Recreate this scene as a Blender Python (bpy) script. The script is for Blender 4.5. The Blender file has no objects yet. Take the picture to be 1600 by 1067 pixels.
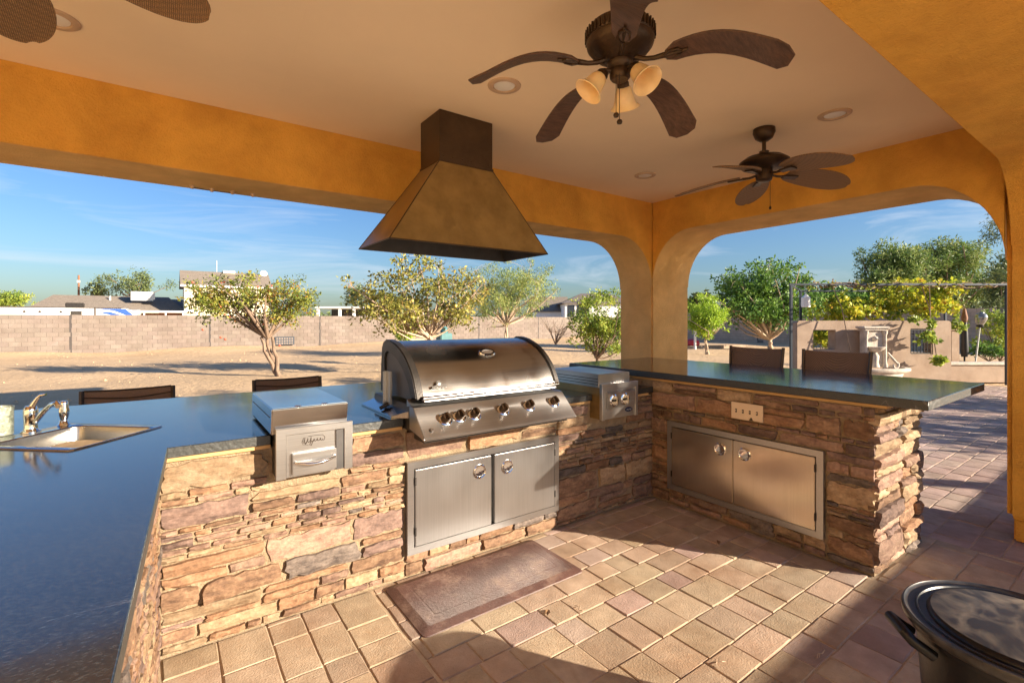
import bpy, bmesh, math, random
import numpy as np
from mathutils import Vector, Matrix
from mathutils.geometry import tessellate_polygon

S = bpy.context.scene
C = S.collection
PI = math.pi
R_ = math.radians
# ------------------------------------------------------------------ camera, sky, sun, exposure
TH = math.atan2(1045, 750)
FX, FY = math.cos(TH), math.sin(TH)            # view direction in plan
RX, RY = math.sin(TH), -math.cos(TH)           # picture right in plan
CAMH = 1.56
cam = bpy.data.cameras.new('camera')
camo = bpy.data.objects.new('camera', cam)
C.objects.link(camo)
camo.location = (0, 0, CAMH)
camo.rotation_euler = (R_(90), 0, -math.atan2(FX, FY))
cam.sensor_width = 36
cam.lens = 750 / 1600 * 36
cam.shift_y = -33.5 / 1600
cam.clip_start = 0.05
cam.clip_end = 1500
S.camera = camo

SUN_EL = 17.5
SUN_H = Vector((0.568, -0.823)).normalized()
sx, sy, sz = SUN_H.x * math.cos(R_(SUN_EL)), SUN_H.y * math.cos(R_(SUN_EL)), math.sin(R_(SUN_EL))
w = bpy.data.worlds.new('World')
S.world = w
w.use_nodes = True
nt = w.node_tree
nt.nodes.clear()
out = nt.nodes.new('ShaderNodeOutputWorld')
bg = nt.nodes.new('ShaderNodeBackground')
sky = nt.nodes.new('ShaderNodeTexSky')
sky.sky_type = 'NISHITA'
sky.sun_disc = False
sky.sun_elevation = R_(SUN_EL)
sky.sun_rotation = math.atan2(sx, sy)
sky.air_density = 1.25
sky.dust_density = 1.0
sky.ozone_density = 2.6
tc = nt.nodes.new('ShaderNodeTexCoord')
mp = nt.nodes.new('ShaderNodeMapping')
mp.inputs['Rotation'].default_value = (0.12, 0.1, 0.9)
mp.inputs['Scale'].default_value = (1.0, 2.2, 9.0)
nz = nt.nodes.new('ShaderNodeTexNoise')
nz.inputs['Scale'].default_value = 2.2
nz.inputs['Detail'].default_value = 9
nz.inputs['Roughness'].default_value = 0.62
nz.inputs['Distortion'].default_value = 0.6
rp = nt.nodes.new('ShaderNodeValToRGB')
rp.color_ramp.elements[0].position = 0.52
rp.color_ramp.elements[0].color = (0, 0, 0, 1)
rp.color_ramp.elements[1].position = 0.80
rp.color_ramp.elements[1].color = (0.55, 0.55, 0.55, 1)
mx = nt.nodes.new('ShaderNodeMixRGB')
mx.inputs[2].default_value = (6.0, 6.4, 7.0, 1)
hs = nt.nodes.new('ShaderNodeHueSaturation')
hs.inputs['Saturation'].default_value = 1.12
hs.inputs['Value'].default_value = 1.0
nt.links.new(tc.outputs['Generated'], mp.inputs['Vector'])
nt.links.new(mp.outputs[0], nz.inputs['Vector'])
nt.links.new(nz.outputs[0], rp.inputs[0])
nt.links.new(rp.outputs[0], mx.inputs[0])
nt.links.new(sky.outputs[0], hs.inputs['Color'])
tn = nt.nodes.new('ShaderNodeMixRGB')
tn.blend_type = 'MULTIPLY'
tn.inputs[0].default_value = 1.0
tn.inputs[2].default_value = (0.68, 0.86, 1.22, 1)
nt.links.new(hs.outputs[0], tn.inputs[1])
nt.links.new(tn.outputs[0], mx.inputs[1])
nt.links.new(mx.outputs[0], bg.inputs[0])
nt.links.new(bg.outputs[0], out.inputs[0])
bg.inputs[1].default_value = 0.05

sun = bpy.data.lights.new('sun', 'SUN')
sun.energy = 5.0
sun.angle = R_(0.53)
sun.color = (1.0, 0.85, 0.67)
suno = bpy.data.objects.new('sun', sun)
C.objects.link(suno)
suno.rotation_euler = Vector((sx, sy, sz)).to_track_quat('Z', 'Y').to_euler()
suno.location = (20, -30, 20)
S.view_settings.view_transform = 'Standard'
S.view_settings.look = 'None'
S.view_settings.gamma = 1
S.view_settings.use_curve_mapping = False
S.view_settings.exposure = 1.58
S.render.engine = 'CYCLES'
S.cycles.max_bounces = 10
S.cycles.diffuse_bounces = 6

# ------------------------------------------------------------------ projection helpers (plan points from sight lines)
def W(u, v, wd):
    """point at depth wd on the sight line through photo pixel (u, v)"""
    r = (u - 800) / 750 * wd
    return Vector((FX * wd + RX * r, FY * wd + RY * r, CAMH + (500 - v) / 750 * wd))

def pix(p):
    wd = p[0] * FX + p[1] * FY
    r = p[0] * RX + p[1] * RY
    if wd < 0.05:
        return None
    return (800 + 750 * r / wd, 500 - 750 * (p[2] - CAMH) / wd, wd)

# ------------------------------------------------------------------ materials
def mk(name):
    m = bpy.data.materials.new(name)
    m.use_nodes = True
    t = m.node_tree
    b = t.nodes['Principled BSDF']
    return m, t, b

def col4(c):
    return (c[0], c[1], c[2], 1)

def mat(name, base, rough=0.7, metal=0.0, var=0.12, scale=6.0, bump=0.0, bscale=60.0, objrand=0.0,
        stretch=(1, 1, 1), c2=None, islrand=0.0, spec=None, detail=6, roughvar=0.0, hue=0.0, bdist=0.01, stain=0.0, stscale=1.5, stcol=(0.5, 0.4, 0.3)):
    m, t, b = mk(name)
    N = t.nodes.new
    L = t.links.new
    co = N('ShaderNodeTexCoord')
    mpn = N('ShaderNodeMapping')
    mpn.inputs['Scale'].default_value = stretch
    L(co.outputs['Object'], mpn.inputs[0])
    n = N('ShaderNodeTexNoise')
    n.inputs['Scale'].default_value = scale
    n.inputs['Detail'].default_value = detail
    n.inputs['Roughness'].default_value = 0.6
    vec = mpn.outputs[0]
    if objrand or islrand:
        oi = N('ShaderNodeObjectInfo')
        ge = N('ShaderNodeNewGeometry')
        add = N('ShaderNodeMath'); add.operation = 'ADD'
        L(oi.outputs['Random'], add.inputs[0]); L(ge.outputs['Random Per Island'], add.inputs[1])
        fr = N('ShaderNodeMath'); fr.operation = 'FRACT'
        L(add.outputs[0], fr.inputs[0])
        # shift the grain from piece to piece
        cmb = N('ShaderNodeVectorMath'); cmb.operation = 'SCALE'
        cmb.inputs[0].default_value = (13.1, 7.7, 5.3)
        L(fr.outputs[0], cmb.inputs['Scale'])
        ad2 = N('ShaderNodeVectorMath'); ad2.operation = 'ADD'
        L(mpn.outputs[0], ad2.inputs[0]); L(cmb.outputs[0], ad2.inputs[1])
        vec = ad2.outputs[0]
    L(vec, n.inputs['Vector'])
    r = N('ShaderNodeValToRGB')
    e = r.color_ramp.elements
    e[0].position = 0.3; e[1].position = 0.7
    lo = c2 if c2 else tuple(x * (1 - var) for x in base)
    hi = base if c2 else tuple(min(1, x * (1 + var)) for x in base)
    e[0].color = col4(lo); e[1].color = col4(hi)
    L(n.outputs[0], r.inputs[0])
    cout = r.outputs[0]
    if objrand or islrand:
        hsv = N('ShaderNodeHueSaturation')
        mr = N('ShaderNodeMapRange')
        a = max(objrand, islrand)
        mr.inputs['To Min'].default_value = 1 - a; mr.inputs['To Max'].default_value = 1 + a
        L(fr.outputs[0], mr.inputs[0]); L(mr.outputs[0], hsv.inputs['Value'])
        if hue:
            mul = N('ShaderNodeMath'); mul.operation = 'MULTIPLY'; mul.inputs[1].default_value = 7.31
            f2 = N('ShaderNodeMath'); f2.operation = 'FRACT'
            m2 = N('ShaderNodeMapRange'); m2.inputs['To Min'].default_value = 0.5 - hue; m2.inputs['To Max'].default_value = 0.5 + hue
            L(fr.outputs[0], mul.inputs[0]); L(mul.outputs[0], f2.inputs[0]); L(f2.outputs[0], m2.inputs[0]); L(m2.outputs[0], hsv.inputs['Hue'])
        L(cout, hsv.inputs['Color'])
        cout = hsv.outputs[0]
    if stain:
        gp = N('ShaderNodeNewGeometry')
        ns = N('ShaderNodeTexNoise'); ns.inputs['Scale'].default_value = stscale; ns.inputs['Detail'].default_value = 10; ns.inputs['Roughness'].default_value = 0.68; ns.inputs['Distortion'].default_value = 0.5
        L(gp.outputs['Position'], ns.inputs['Vector'])
        rs_ = N('ShaderNodeValToRGB'); rs_.color_ramp.elements[0].position = 0.40; rs_.color_ramp.elements[1].position = 0.68
        rs_.color_ramp.elements[0].color = (0, 0, 0, 1); rs_.color_ramp.elements[1].color = (stain, stain, stain, 1)
        L(ns.outputs[0], rs_.inputs[0])
        ms_ = N('ShaderNodeMixRGB'); ms_.blend_type = 'MULTIPLY'; ms_.inputs[2].default_value = col4(stcol)
        L(rs_.outputs[0], ms_.inputs[0]); L(cout, ms_.inputs[1])
        cout = ms_.outputs[0]
    L(cout, b.inputs['Base Color'])
    b.inputs['Roughness'].default_value = rough
    b.inputs['Metallic'].default_value = metal
    if spec is not None:
        b.inputs['Specular IOR Level'].default_value = spec
    if roughvar:
        mr2 = N('ShaderNodeMapRange')
        mr2.inputs['To Min'].default_value = max(0.02, rough - roughvar); mr2.inputs['To Max'].default_value = rough + roughvar
        L(n.outputs[0], mr2.inputs[0]); L(mr2.outputs[0], b.inputs['Roughness'])
    if bump:
        n2 = N('ShaderNodeTexNoise')
        n2.inputs['Scale'].default_value = bscale
        n2.inputs['Detail'].default_value = 5
        n2.inputs['Roughness'].default_value = 0.65
        L(vec, n2.inputs['Vector'])
        bp = N('ShaderNodeBump')
        bp.inputs['Strength'].default_value = bump
        bp.inputs['Distance'].default_value = bdist
        L(n2.outputs[0], bp.inputs['Height']); L(bp.outputs[0], b.inputs['Normal'])
    return m

def leafmat(name, cols, trans=0.35, rough=0.5):
    m, t, b = mk(name)
    N = t.nodes.new; L = t.links.new
    at = N('ShaderNodeAttribute'); at.attribute_name = 'tint'
    r = N('ShaderNodeValToRGB')
    els = r.color_ramp.elements
    while len(els) < len(cols):
        els.new(0.5)
    for i, c in enumerate(cols):
        els[i].position = i / max(1, len(cols) - 1)
        els[i].color = col4(c)
    L(at.outputs['Fac'], r.inputs[0])
    L(r.outputs[0], b.inputs['Base Color'])
    b.inputs['Roughness'].default_value = rough
    b.inputs['Specular IOR Level'].default_value = 0.35
    tr = N('ShaderNodeBsdfTranslucent')
    L(r.outputs[0], tr.inputs[0])
    ms = N('ShaderNodeMixShader'); ms.inputs[0].default_value = trans
    o = [x for x in t.nodes if x.type == 'OUTPUT_MATERIAL'][0]
    L(b.outputs[0], ms.inputs[1]); L(tr.outputs[0], ms.inputs[2]); L(ms.outputs[0], o.inputs[0])
    return m

def stonemat(name, a, c, d, bump=0.7):
    """split-face veneer stone: two tones, stains along the bed, rough relief"""
    m, t, b = mk(name)
    N = t.nodes.new; L = t.links.new
    co = N('ShaderNodeTexCoord'); oi = N('ShaderNodeObjectInfo'); ge = N('ShaderNodeNewGeometry')
    sc = N('ShaderNodeVectorMath'); sc.operation = 'SCALE'; sc.inputs[0].default_value = (17.3, 9.1, 23.7)
    L(oi.outputs['Random'], sc.inputs['Scale'])
    ad = N('ShaderNodeVectorMath'); ad.operation = 'ADD'
    L(co.outputs['Object'], ad.inputs[0]); L(sc.outputs[0], ad.inputs[1])
    mpn = N('ShaderNodeMapping'); mpn.inputs['Scale'].default_value = (1, 1, 2.6)
    L(ad.outputs[0], mpn.inputs[0])
    n = N('ShaderNodeTexNoise'); n.inputs['Scale'].default_value = 9; n.inputs['Detail'].default_value = 8; n.inputs['Roughness'].default_value = 0.7
    L(mpn.outputs[0], n.inputs['Vector'])
    r = N('ShaderNodeValToRGB'); e = r.color_ramp.elements
    e[0].position = 0.34; e[0].color = col4(d)
    e[1].position = 0.62; e[1].color = col4(a)
    k = e.new(0.48); k.color = col4(c)
    L(n.outputs[0], r.inputs[0])
    n3 = N('ShaderNodeTexNoise'); n3.inputs['Scale'].default_value = 55; n3.inputs['Detail'].default_value = 4
    L(ad.outputs[0], n3.inputs['Vector'])
    mr = N('ShaderNodeMapRange'); mr.inputs['To Min'].default_value = 0.42; mr.inputs['To Max'].default_value = 1.32
    L(n3.outputs[0], mr.inputs[0])
    hsv = N('ShaderNodeHueSaturation')
    m3 = N('ShaderNodeMapRange'); m3.inputs['To Min'].default_value = 0.62; m3.inputs['To Max'].default_value = 1.12
    L(oi.outputs['Random'], m3.inputs[0])
    mu = N('ShaderNodeMath'); mu.operation = 'MULTIPLY'
    L(mr.outputs[0], mu.inputs[0]); L(m3.outputs[0], mu.inputs[1]); L(mu.outputs[0], hsv.inputs['Value'])
    L(r.outputs[0], hsv.inputs['Color']); L(hsv.outputs[0], b.inputs['Base Color'])
    b.inputs['Roughness'].default_value = 0.85
    b.inputs['Specular IOR Level'].default_value = 0.25
    bp = N('ShaderNodeBump'); bp.inputs['Strength'].default_value = bump; bp.inputs['Distance'].default_value = 0.012
    n4 = N('ShaderNodeTexNoise'); n4.inputs['Scale'].default_value = 28; n4.inputs['Detail'].default_value = 8; n4.inputs['Roughness'].default_value = 0.7
    L(mpn.outputs[0], n4.inputs['Vector']); L(n4.outputs[0], bp.inputs['Height']); L(bp.outputs[0], b.inputs['Normal'])
    return m

M = {}
M['stucco'] = mat('ochre_stucco', (0.78, 0.41, 0.075), 0.92, var=0.13, scale=3.0, bump=0.9, bscale=90, spec=0.15, stain=0.55, stscale=2.6, stcol=(0.72, 0.62, 0.62), detail=10, bdist=0.012)
M['stucco_pale'] = mat('pale_ochre_stucco', (0.78, 0.49, 0.19), 0.92, var=0.14, scale=3.0, bump=0.9, bscale=90, spec=0.15, stain=0.55, stscale=2.6, stcol=(0.74, 0.62, 0.52), detail=10, bdist=0.012)  # paler, less saturated ochre for pillar, arch undersides and reveals
M['ceiling'] = mat('ceiling_paint', (0.89, 0.71, 0.50), 0.85, var=0.04, scale=1.2, bump=0.08, bscale=120, spec=0.2)
M['house_stucco'] = mat('house_stucco', (0.84, 0.64, 0.36), 0.9, var=0.08, scale=2.2, bump=0.4, bscale=70, spec=0.2)
M['deck'] = mat('pale_deck', (0.78, 0.70, 0.58), 0.85, var=0.06, scale=2)
M['roof'] = mat('flat_roof', (0.35, 0.30, 0.25), 0.9)
M['sand'] = mat('joint_sand', (0.46, 0.35, 0.23), 0.95, var=0.2, scale=14, bump=0.5, bscale=180)
M['paver'] = mat('concrete_paver', (0.435, 0.335, 0.24), 0.88, var=0.16, scale=9, bump=0.7, bscale=110, objrand=0.16, islrand=0.16, spec=0.25, bdist=0.006, hue=0.012, stain=0.75, stscale=1.7, stcol=(0.62, 0.50, 0.40), detail=12)
M['paver_red'] = mat('concrete_paver_red', (0.42, 0.32, 0.265), 0.88, var=0.16, scale=9, bump=0.7, bscale=110, objrand=0.16, islrand=0.16, spec=0.25, bdist=0.006, hue=0.012, stain=0.7, stscale=1.3, stcol=(0.65, 0.55, 0.5), detail=12)
M['dirt'] = mat('desert_dirt', (0.62, 0.445, 0.27), 0.95, scale=0.7, c2=(0.52, 0.365, 0.215), bump=0.6, bscale=5, detail=12, spec=0.1, bdist=0.08)
M['mortar'] = mat('mortar', (0.31, 0.23, 0.145), 0.95, var=0.22, scale=10, bump=1.0, bscale=40, spec=0.15, bdist=0.02)
ST = [stonemat('stone_pink', (0.42, 0.285, 0.20), (0.34, 0.21, 0.15), (0.23, 0.14, 0.105)),
      stonemat('stone_rust', (0.42, 0.255, 0.15), (0.34, 0.19, 0.105), (0.22, 0.125, 0.075)),
      stonemat('stone_buff', (0.48, 0.35, 0.22), (0.41, 0.28, 0.165), (0.28, 0.18, 0.105)),
      stonemat('stone_plum', (0.31, 0.205, 0.16), (0.23, 0.15, 0.12), (0.135, 0.09, 0.075)),
      stonemat('stone_grey', (0.28, 0.225, 0.185), (0.19, 0.15, 0.125), (0.10, 0.08, 0.07)),
      stonemat('stone_brown', (0.40, 0.25, 0.15), (0.28, 0.165, 0.10), (0.15, 0.09, 0.06))]
STW = [0.24, 0.17, 0.24, 0.11, 0.05, 0.19]

def granite(name, face=True):
    m, t, b = mk(name)
    N = t.nodes.new; L = t.links.new
    co = N('ShaderNodeTexCoord')
    n = N('ShaderNodeTexNoise'); n.inputs['Scale'].default_value = 90; n.inputs['Detail'].default_value = 4; n.inputs['Roughness'].default_value = 0.7
    mpn = N('ShaderNodeMapping'); mpn.inputs['Rotation'].default_value = (0, 0, 0.5); mpn.inputs['Scale'].default_value = (1, 2.6, 1)
    L(co.outputs['Object'], mpn.inputs[0]); L(mpn.outputs[0], n.inputs['Vector'])
    r = N('ShaderNodeValToRGB'); e = r.color_ramp.elements
    e[0].position = 0.48; e[0].color = (0.020, 0.024, 0.030, 1) if face else (0.014, 0.016, 0.014, 1)
    e[1].position = 0.76; e[1].color = (0.08, 0.086, 0.085, 1) if face else (0.07, 0.075, 0.065, 1)
    k = e.new(0.60); k.color = (0.045, 0.052, 0.058, 1) if face else (0.028, 0.032, 0.028, 1)
    L(n.outputs[0], r.inputs[0])
    # pale veins
    n2 = N('ShaderNodeTexNoise'); n2.inputs['Scale'].default_value = 1.3; n2.inputs['Detail'].default_value = 6; n2.inputs['Distortion'].default_value = 0.4
    mp2 = N('ShaderNodeMapping'); mp2.inputs['Rotation'].default_value = (0, 0, 0.35); mp2.inputs['Scale'].default_value = (0.4, 1.6, 1)
    L(co.outputs['Object'], mp2.inputs[0]); L(mp2.outputs[0], n2.inputs['Vector'])
    r2 = N('ShaderNodeValToRGB'); e = r2.color_ramp.elements
    e[0].position = 0.497; e[0].color = (0, 0, 0, 1); e[1].position = 0.503; e[1].color = (0, 0, 0, 1)
    k = e.new(0.5); k.color = (0.30, 0.30, 0.30, 1)
    L(n2.outputs[0], r2.inputs[0])
    n3 = N('ShaderNodeTexNoise'); n3.inputs['Scale'].default_value = 3.0
    L(co.outputs['Object'], n3.inputs['Vector'])
    r3 = N('ShaderNodeValToRGB'); r3.color_ramp.elements[0].position = 0.52; r3.color_ramp.elements[1].position = 0.62
    L(n3.outputs[0], r3.inputs[0])
    mu = N('ShaderNodeMath'); mu.operation = 'MULTIPLY'
    L(r2.outputs[0], mu.inputs[0]); L(r3.outputs[0], mu.inputs[1])
    mxx = N('ShaderNodeMixRGB'); mxx.inputs[2].default_value = (0.28, 0.28, 0.26, 1)
    L(mu.outputs[0], mxx.inputs[0]); L(r.outputs[0], mxx.inputs[1]); L(mxx.outputs[0], b.inputs['Base Color'])
    b.inputs['Roughness'].default_value = 0.16 if face else 0.5
    b.inputs['IOR'].default_value = 1.75
    if face:
        mr = N('ShaderNodeMapRange'); mr.inputs['To Min'].default_value = 0.06; mr.inputs['To Max'].default_value = 0.17
        n5 = N('ShaderNodeTexNoise'); n5.inputs['Scale'].default_value = 5; n5.inputs['Detail'].default_value = 8
        L(co.outputs['Object'], n5.inputs['Vector']); L(n5.outputs[0], mr.inputs[0]); L(mr.outputs[0], b.inputs['Roughness'])
    bp = N('ShaderNodeBump'); bp.inputs['Strength'].default_value = 0.05 if face else 0.7; bp.inputs['Distance'].default_value = 0.004
    n4 = N('ShaderNodeTexNoise'); n4.inputs['Scale'].default_value = 45 if not face else 14
    n4.inputs['Detail'].default_value = 5
    L(co.outputs['Object'], n4.inputs['Vector']); L(n4.outputs[0], bp.inputs['Height']); L(bp.outputs[0], b.inputs['Normal'])
    return m
M['granite'] = granite('dark_granite')
M['granite_edge'] = granite('chiselled_granite_edge', False)

def steel(name, stretch, base=(0.50, 0.495, 0.49), rough=0.34, metal=1.0, smudge=0.04, bump=0.05):
    m, t, b = mk(name)
    N = t.nodes.new; L = t.links.new
    co = N('ShaderNodeTexCoord'); mpn = N('ShaderNodeMapping'); mpn.inputs['Scale'].default_value = stretch
    L(co.outputs['Object'], mpn.inputs[0])
    n = N('ShaderNodeTexNoise'); n.inputs['Scale'].default_value = 60; n.inputs['Detail'].default_value = 5
    L(mpn.outputs[0], n.inputs['Vector'])
    n2 = N('ShaderNodeTexNoise'); n2.inputs['Scale'].default_value = 3; n2.inputs['Detail'].default_value = 2
    L(co.outputs['Object'], n2.inputs['Vector'])
    mr = N('ShaderNodeMapRange'); mr.inputs['From Min'].default_value = 0.3; mr.inputs['From Max'].default_value = 0.7
    mr.inputs['To Min'].default_value = rough - smudge * 0.6; mr.inputs['To Max'].default_value = rough + smudge
    L(n2.outputs[0], mr.inputs[0]); L(mr.outputs[0], b.inputs['Roughness'])
    r = N('ShaderNodeValToRGB'); e = r.color_ramp.elements
    e[0].position = 0.25; e[0].color = col4(tuple(x * 0.80 for x in base)); e[1].position = 0.75; e[1].color = col4(tuple(x * 1.08 for x in base))
    mm = N('ShaderNodeMath'); mm.operation = 'MULTIPLY_ADD'; mm.inputs[1].default_value = 0.5
    L(n.outputs[0], mm.inputs[0]); 
    m5 = N('ShaderNodeMath'); m5.operation = 'MULTIPLY'; m5.inputs[1].default_value = 0.5
    L(n2.outputs[0], m5.inputs[0]); L(m5.outputs[0], mm.inputs[2]); L(mm.outputs[0], r.inputs[0])
    L(r.outputs[0], b.inputs['Base Color'])
    b.inputs['Metallic'].default_value = metal
    bp = N('ShaderNodeBump'); bp.inputs['Strength'].default_value = bump; bp.inputs['Distance'].default_value = 0.002
    L(n.outputs[0], bp.inputs['Height']); L(bp.outputs[0], b.inputs['Normal'])
    b.inputs['Anisotropic'].default_value = 0.5
    return m
M['steel'] = steel('brushed_steel_horizontal', (0.04, 1, 3))
M['steel_v'] = steel('brushed_steel_vertical', (3, 3, 0.04), rough=0.36)
M['steel_hood'] = steel('brushed_steel_lid', (0.03, 2, 2), (0.46, 0.45, 0.43), rough=0.23, smudge=0.06)
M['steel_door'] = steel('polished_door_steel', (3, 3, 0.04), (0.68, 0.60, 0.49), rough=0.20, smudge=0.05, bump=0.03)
M['steel_sink'] = steel('sink_steel', (1, 1, 1), (0.30, 0.285, 0.26), rough=0.26, smudge=0.04)
def smudge(m, c, lo=0.56, hi=0.72, sc=3.5):
    t = m.node_tree; N = t.nodes.new; L = t.links.new; b = t.nodes['Principled BSDF']
    src = b.inputs['Base Color'].links[0].from_socket
    co = N('ShaderNodeTexCoord'); n = N('ShaderNodeTexNoise'); n.inputs['Scale'].default_value = sc; n.inputs['Detail'].default_value = 7
    L(co.outputs['Object'], n.inputs['Vector'])
    r = N('ShaderNodeValToRGB'); r.color_ramp.elements[0].position = lo; r.color_ramp.elements[1].position = hi; r.color_ramp.elements[1].color = (0.8, 0.8, 0.8, 1)
    L(n.outputs[0], r.inputs[0])
    x = N('ShaderNodeMixRGB'); x.inputs[2].default_value = col4(c)
    L(r.outputs[0], x.inputs[0]); L(src, x.inputs[1]); L(x.outputs[0], b.inputs['Base Color'])
smudge(M['steel_hood'], (0.16, 0.10, 0.06), 0.58, 0.74, 4.5)
M['steel_top'] = steel('steel_lid_top', (0.1, 1, 1), rough=0.16)
M['chrome'] = steel('chrome', (1, 1, 1), (0.80, 0.80, 0.80), 0.07, bump=0.0, smudge=0.02)
M['dark_steel'] = mat('dark_cast_metal', (0.045, 0.04, 0.036), 0.42, metal=0.6, var=0.3, scale=12, bump=0.15, bscale=90)
M['grey_steel'] = mat('grey_side_plate', (0.085, 0.08, 0.078), 0.45, metal=0.5, var=0.2, scale=6)
M['bronze'] = mat('bronze_painted_metal', (0.30, 0.20, 0.075), 0.36, metal=0.55, var=0.28, scale=5, bump=0.08, bscale=30, roughvar=0.12, detail=10)
M['bronze_dark'] = mat('bronze_painted_duct', (0.07, 0.042, 0.022), 0.42, metal=0.5, var=0.3, scale=6, bump=0.08, bscale=30, roughvar=0.1)
smudge(M['bronze'], (0.17, 0.11, 0.045), 0.60, 0.8, 7)
M['hood_inside'] = mat('hood_inside', (0.035, 0.03, 0.028), 0.55, metal=0.3, var=0.3, scale=8)
M['fan_metal'] = mat('oil_rubbed_bronze', (0.06, 0.036, 0.02), 0.4, metal=0.6, var=0.35, scale=14, bump=0.2, bscale=60)
M['blade_wood'] = mat('dark_carved_blade', (0.085, 0.042, 0.025), 0.5, var=0.45, scale=12, stretch=(0.6, 5, 5), bump=0.3, bscale=25)
def wicker(name, base, sc=1.0):
    m, t, b = mk(name)
    N = t.nodes.new; L = t.links.new
    co = N('ShaderNodeTexCoord')
    wv = N('ShaderNodeTexWave'); wv.inputs['Scale'].default_value = 26 * sc; wv.inputs['Distortion'].default_value = 1.2; wv.bands_direction = 'X'
    w2 = N('ShaderNodeTexWave'); w2.inputs['Scale'].default_value = 20 * sc; w2.inputs['Distortion'].default_value = 1.0; w2.bands_direction = 'Y'
    w3 = N('ShaderNodeTexWave'); w3.inputs['Scale'].default_value = 22 * sc; w3.inputs['Distortion'].default_value = 1.0; w3.bands_direction = 'Z'
    for q in (wv, w2, w3):
        L(co.outputs['Object'], q.inputs['Vector'])
    mu = N('ShaderNodeMath'); mu.operation = 'MULTIPLY'
    ad = N('ShaderNodeMath'); ad.operation = 'ADD'
    L(w2.outputs['Fac'], ad.inputs[0]); L(w3.outputs['Fac'], ad.inputs[1])
    L(wv.outputs['Fac'], mu.inputs[0]); L(ad.outputs[0], mu.inputs[1])
    r = N('ShaderNodeValToRGB'); e = r.color_ramp.elements
    e[0].color = col4(tuple(x * 0.45 for x in base)); e[1].color = col4(base)
    L(mu.outputs[0], r.inputs[0]); L(r.outputs[0], b.inputs['Base Color'])
    bp = N('ShaderNodeBump'); bp.inputs['Strength'].default_value = 0.6; bp.inputs['Distance'].default_value = 0.006
    L(mu.outputs[0], bp.inputs['Height']); L(bp.outputs[0], b.inputs['Normal'])
    b.inputs['Roughness'].default_value = 0.55
    return m
M['wicker'] = wicker('woven_palm_blade', (0.34, 0.185, 0.08), 2.2)
M['wicker_chair'] = wicker('woven_chair_back', (0.33, 0.22, 0.16), 3.2)
M['amber'] = mat('amber_glass', (0.88, 0.63, 0.34), 0.3, var=0.2, scale=6)
b = M['amber'].node_tree.nodes['Principled BSDF']; b.inputs['Subsurface Weight'].default_value = 0.3; b.inputs['Subsurface Radius'].default_value = (0.05, 0.03, 0.01); b.inputs['Coat Weight'].default_value = 0.3
M['white_trim'] = mat('lamp_trim', (0.55, 0.38, 0.25), 0.6, var=0.06)
M['lens'] = mat('lamp_lens', (0.80, 0.76, 0.70), 0.3, var=0.03)
M['plate'] = mat('almond_plate', (0.72, 0.56, 0.38), 0.4, var=0.05, scale=10)
M['slot'] = mat('dark_slot', (0.05, 0.035, 0.025), 0.6)
M['black_plastic'] = mat('black_plastic', (0.006, 0.006, 0.007), 0.34, spec=0.35, var=0.3, scale=9, bump=0.06, bscale=60)
def dusty(name):
    m, t, b = mk(name)
    N = t.nodes.new; L = t.links.new
    co = N('ShaderNodeTexCoord')
    n = N('ShaderNodeTexNoise'); n.inputs['Scale'].default_value = 9; n.inputs['Detail'].default_value = 10; n.inputs['Distortion'].default_value = 1.5
    L(co.outputs['Object'], n.inputs['Vector'])
    n2 = N('ShaderNodeTexNoise'); n2.inputs['Scale'].default_value = 2.2
    L(co.outputs['Object'], n2.inputs['Vector'])
    ad = N('ShaderNodeMath'); ad.operation = 'ADD'
    L(n.outputs[0], ad.inputs[0]); L(n2.outputs[0], ad.inputs[1])
    r = N('ShaderNodeValToRGB'); e = r.color_ramp.elements
    e[0].position = 0.40; e[0].color = (0.02, 0.02, 0.023, 1); e[1].position = 0.66; e[1].color = (0.24, 0.20, 0.15, 1)
    sc = N('ShaderNodeMath'); sc.operation = 'MULTIPLY'; sc.inputs[1].default_value = 0.5
    L(ad.outputs[0], sc.inputs[0]); L(sc.outputs[0], r.inputs[0]); L(r.outputs[0], b.inputs['Base Color'])
    b.inputs['Roughness'].default_value = 0.45
    return m
M['dusty_lid'] = dusty('dusty_black_lid')
M['rim_dust'] = mat('scuffed_rim', (0.035, 0.033, 0.032), 0.32, var=0.6, scale=20, spec=0.5)
M['mat'] = mat('worn_rubber_mat', (0.125, 0.062, 0.05), 0.5, c2=(0.06, 0.03, 0.025), scale=3.5, bump=0.35, bscale=70, detail=10)
def matmat():
    m = M['mat']; t = m.node_tree; N = t.nodes.new; L = t.links.new
    b = t.nodes['Principled BSDF']
    src = b.inputs['Base Color'].links[0].from_socket
    co = N('ShaderNodeTexCoord'); n = N('ShaderNodeTexNoise'); n.inputs['Scale'].default_value = 4.5; n.inputs['Detail'].default_value = 12; n.inputs['Roughness'].default_value = 0.75
    L(co.outputs['Object'], n.inputs['Vector'])
    r = N('ShaderNodeValToRGB'); r.color_ramp.elements[0].position = 0.5; r.color_ramp.elements[1].position = 0.72
    r.color_ramp.elements[1].color = (0.7, 0.7, 0.7, 1)
    L(n.outputs[0], r.inputs[0])
    mxx = N('ShaderNodeMixRGB'); mxx.inputs[2].default_value = (0.36, 0.25, 0.19, 1)
    L(r.outputs[0], mxx.inputs[0]); L(src, mxx.inputs[1]); L(mxx.outputs[0], b.inputs['Base Color'])
matmat()
M['plywood'] = mat('plywood_strip', (0.55, 0.33, 0.13), 0.7, var=0.2, scale=8, stretch=(1, 1, 8), bump=0.2, bscale=50)
M['sling'] = mat('brown_mesh_sling', (0.20, 0.13, 0.10), 0.8, var=0.2, scale=160, bump=0.3, bscale=400)
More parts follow.
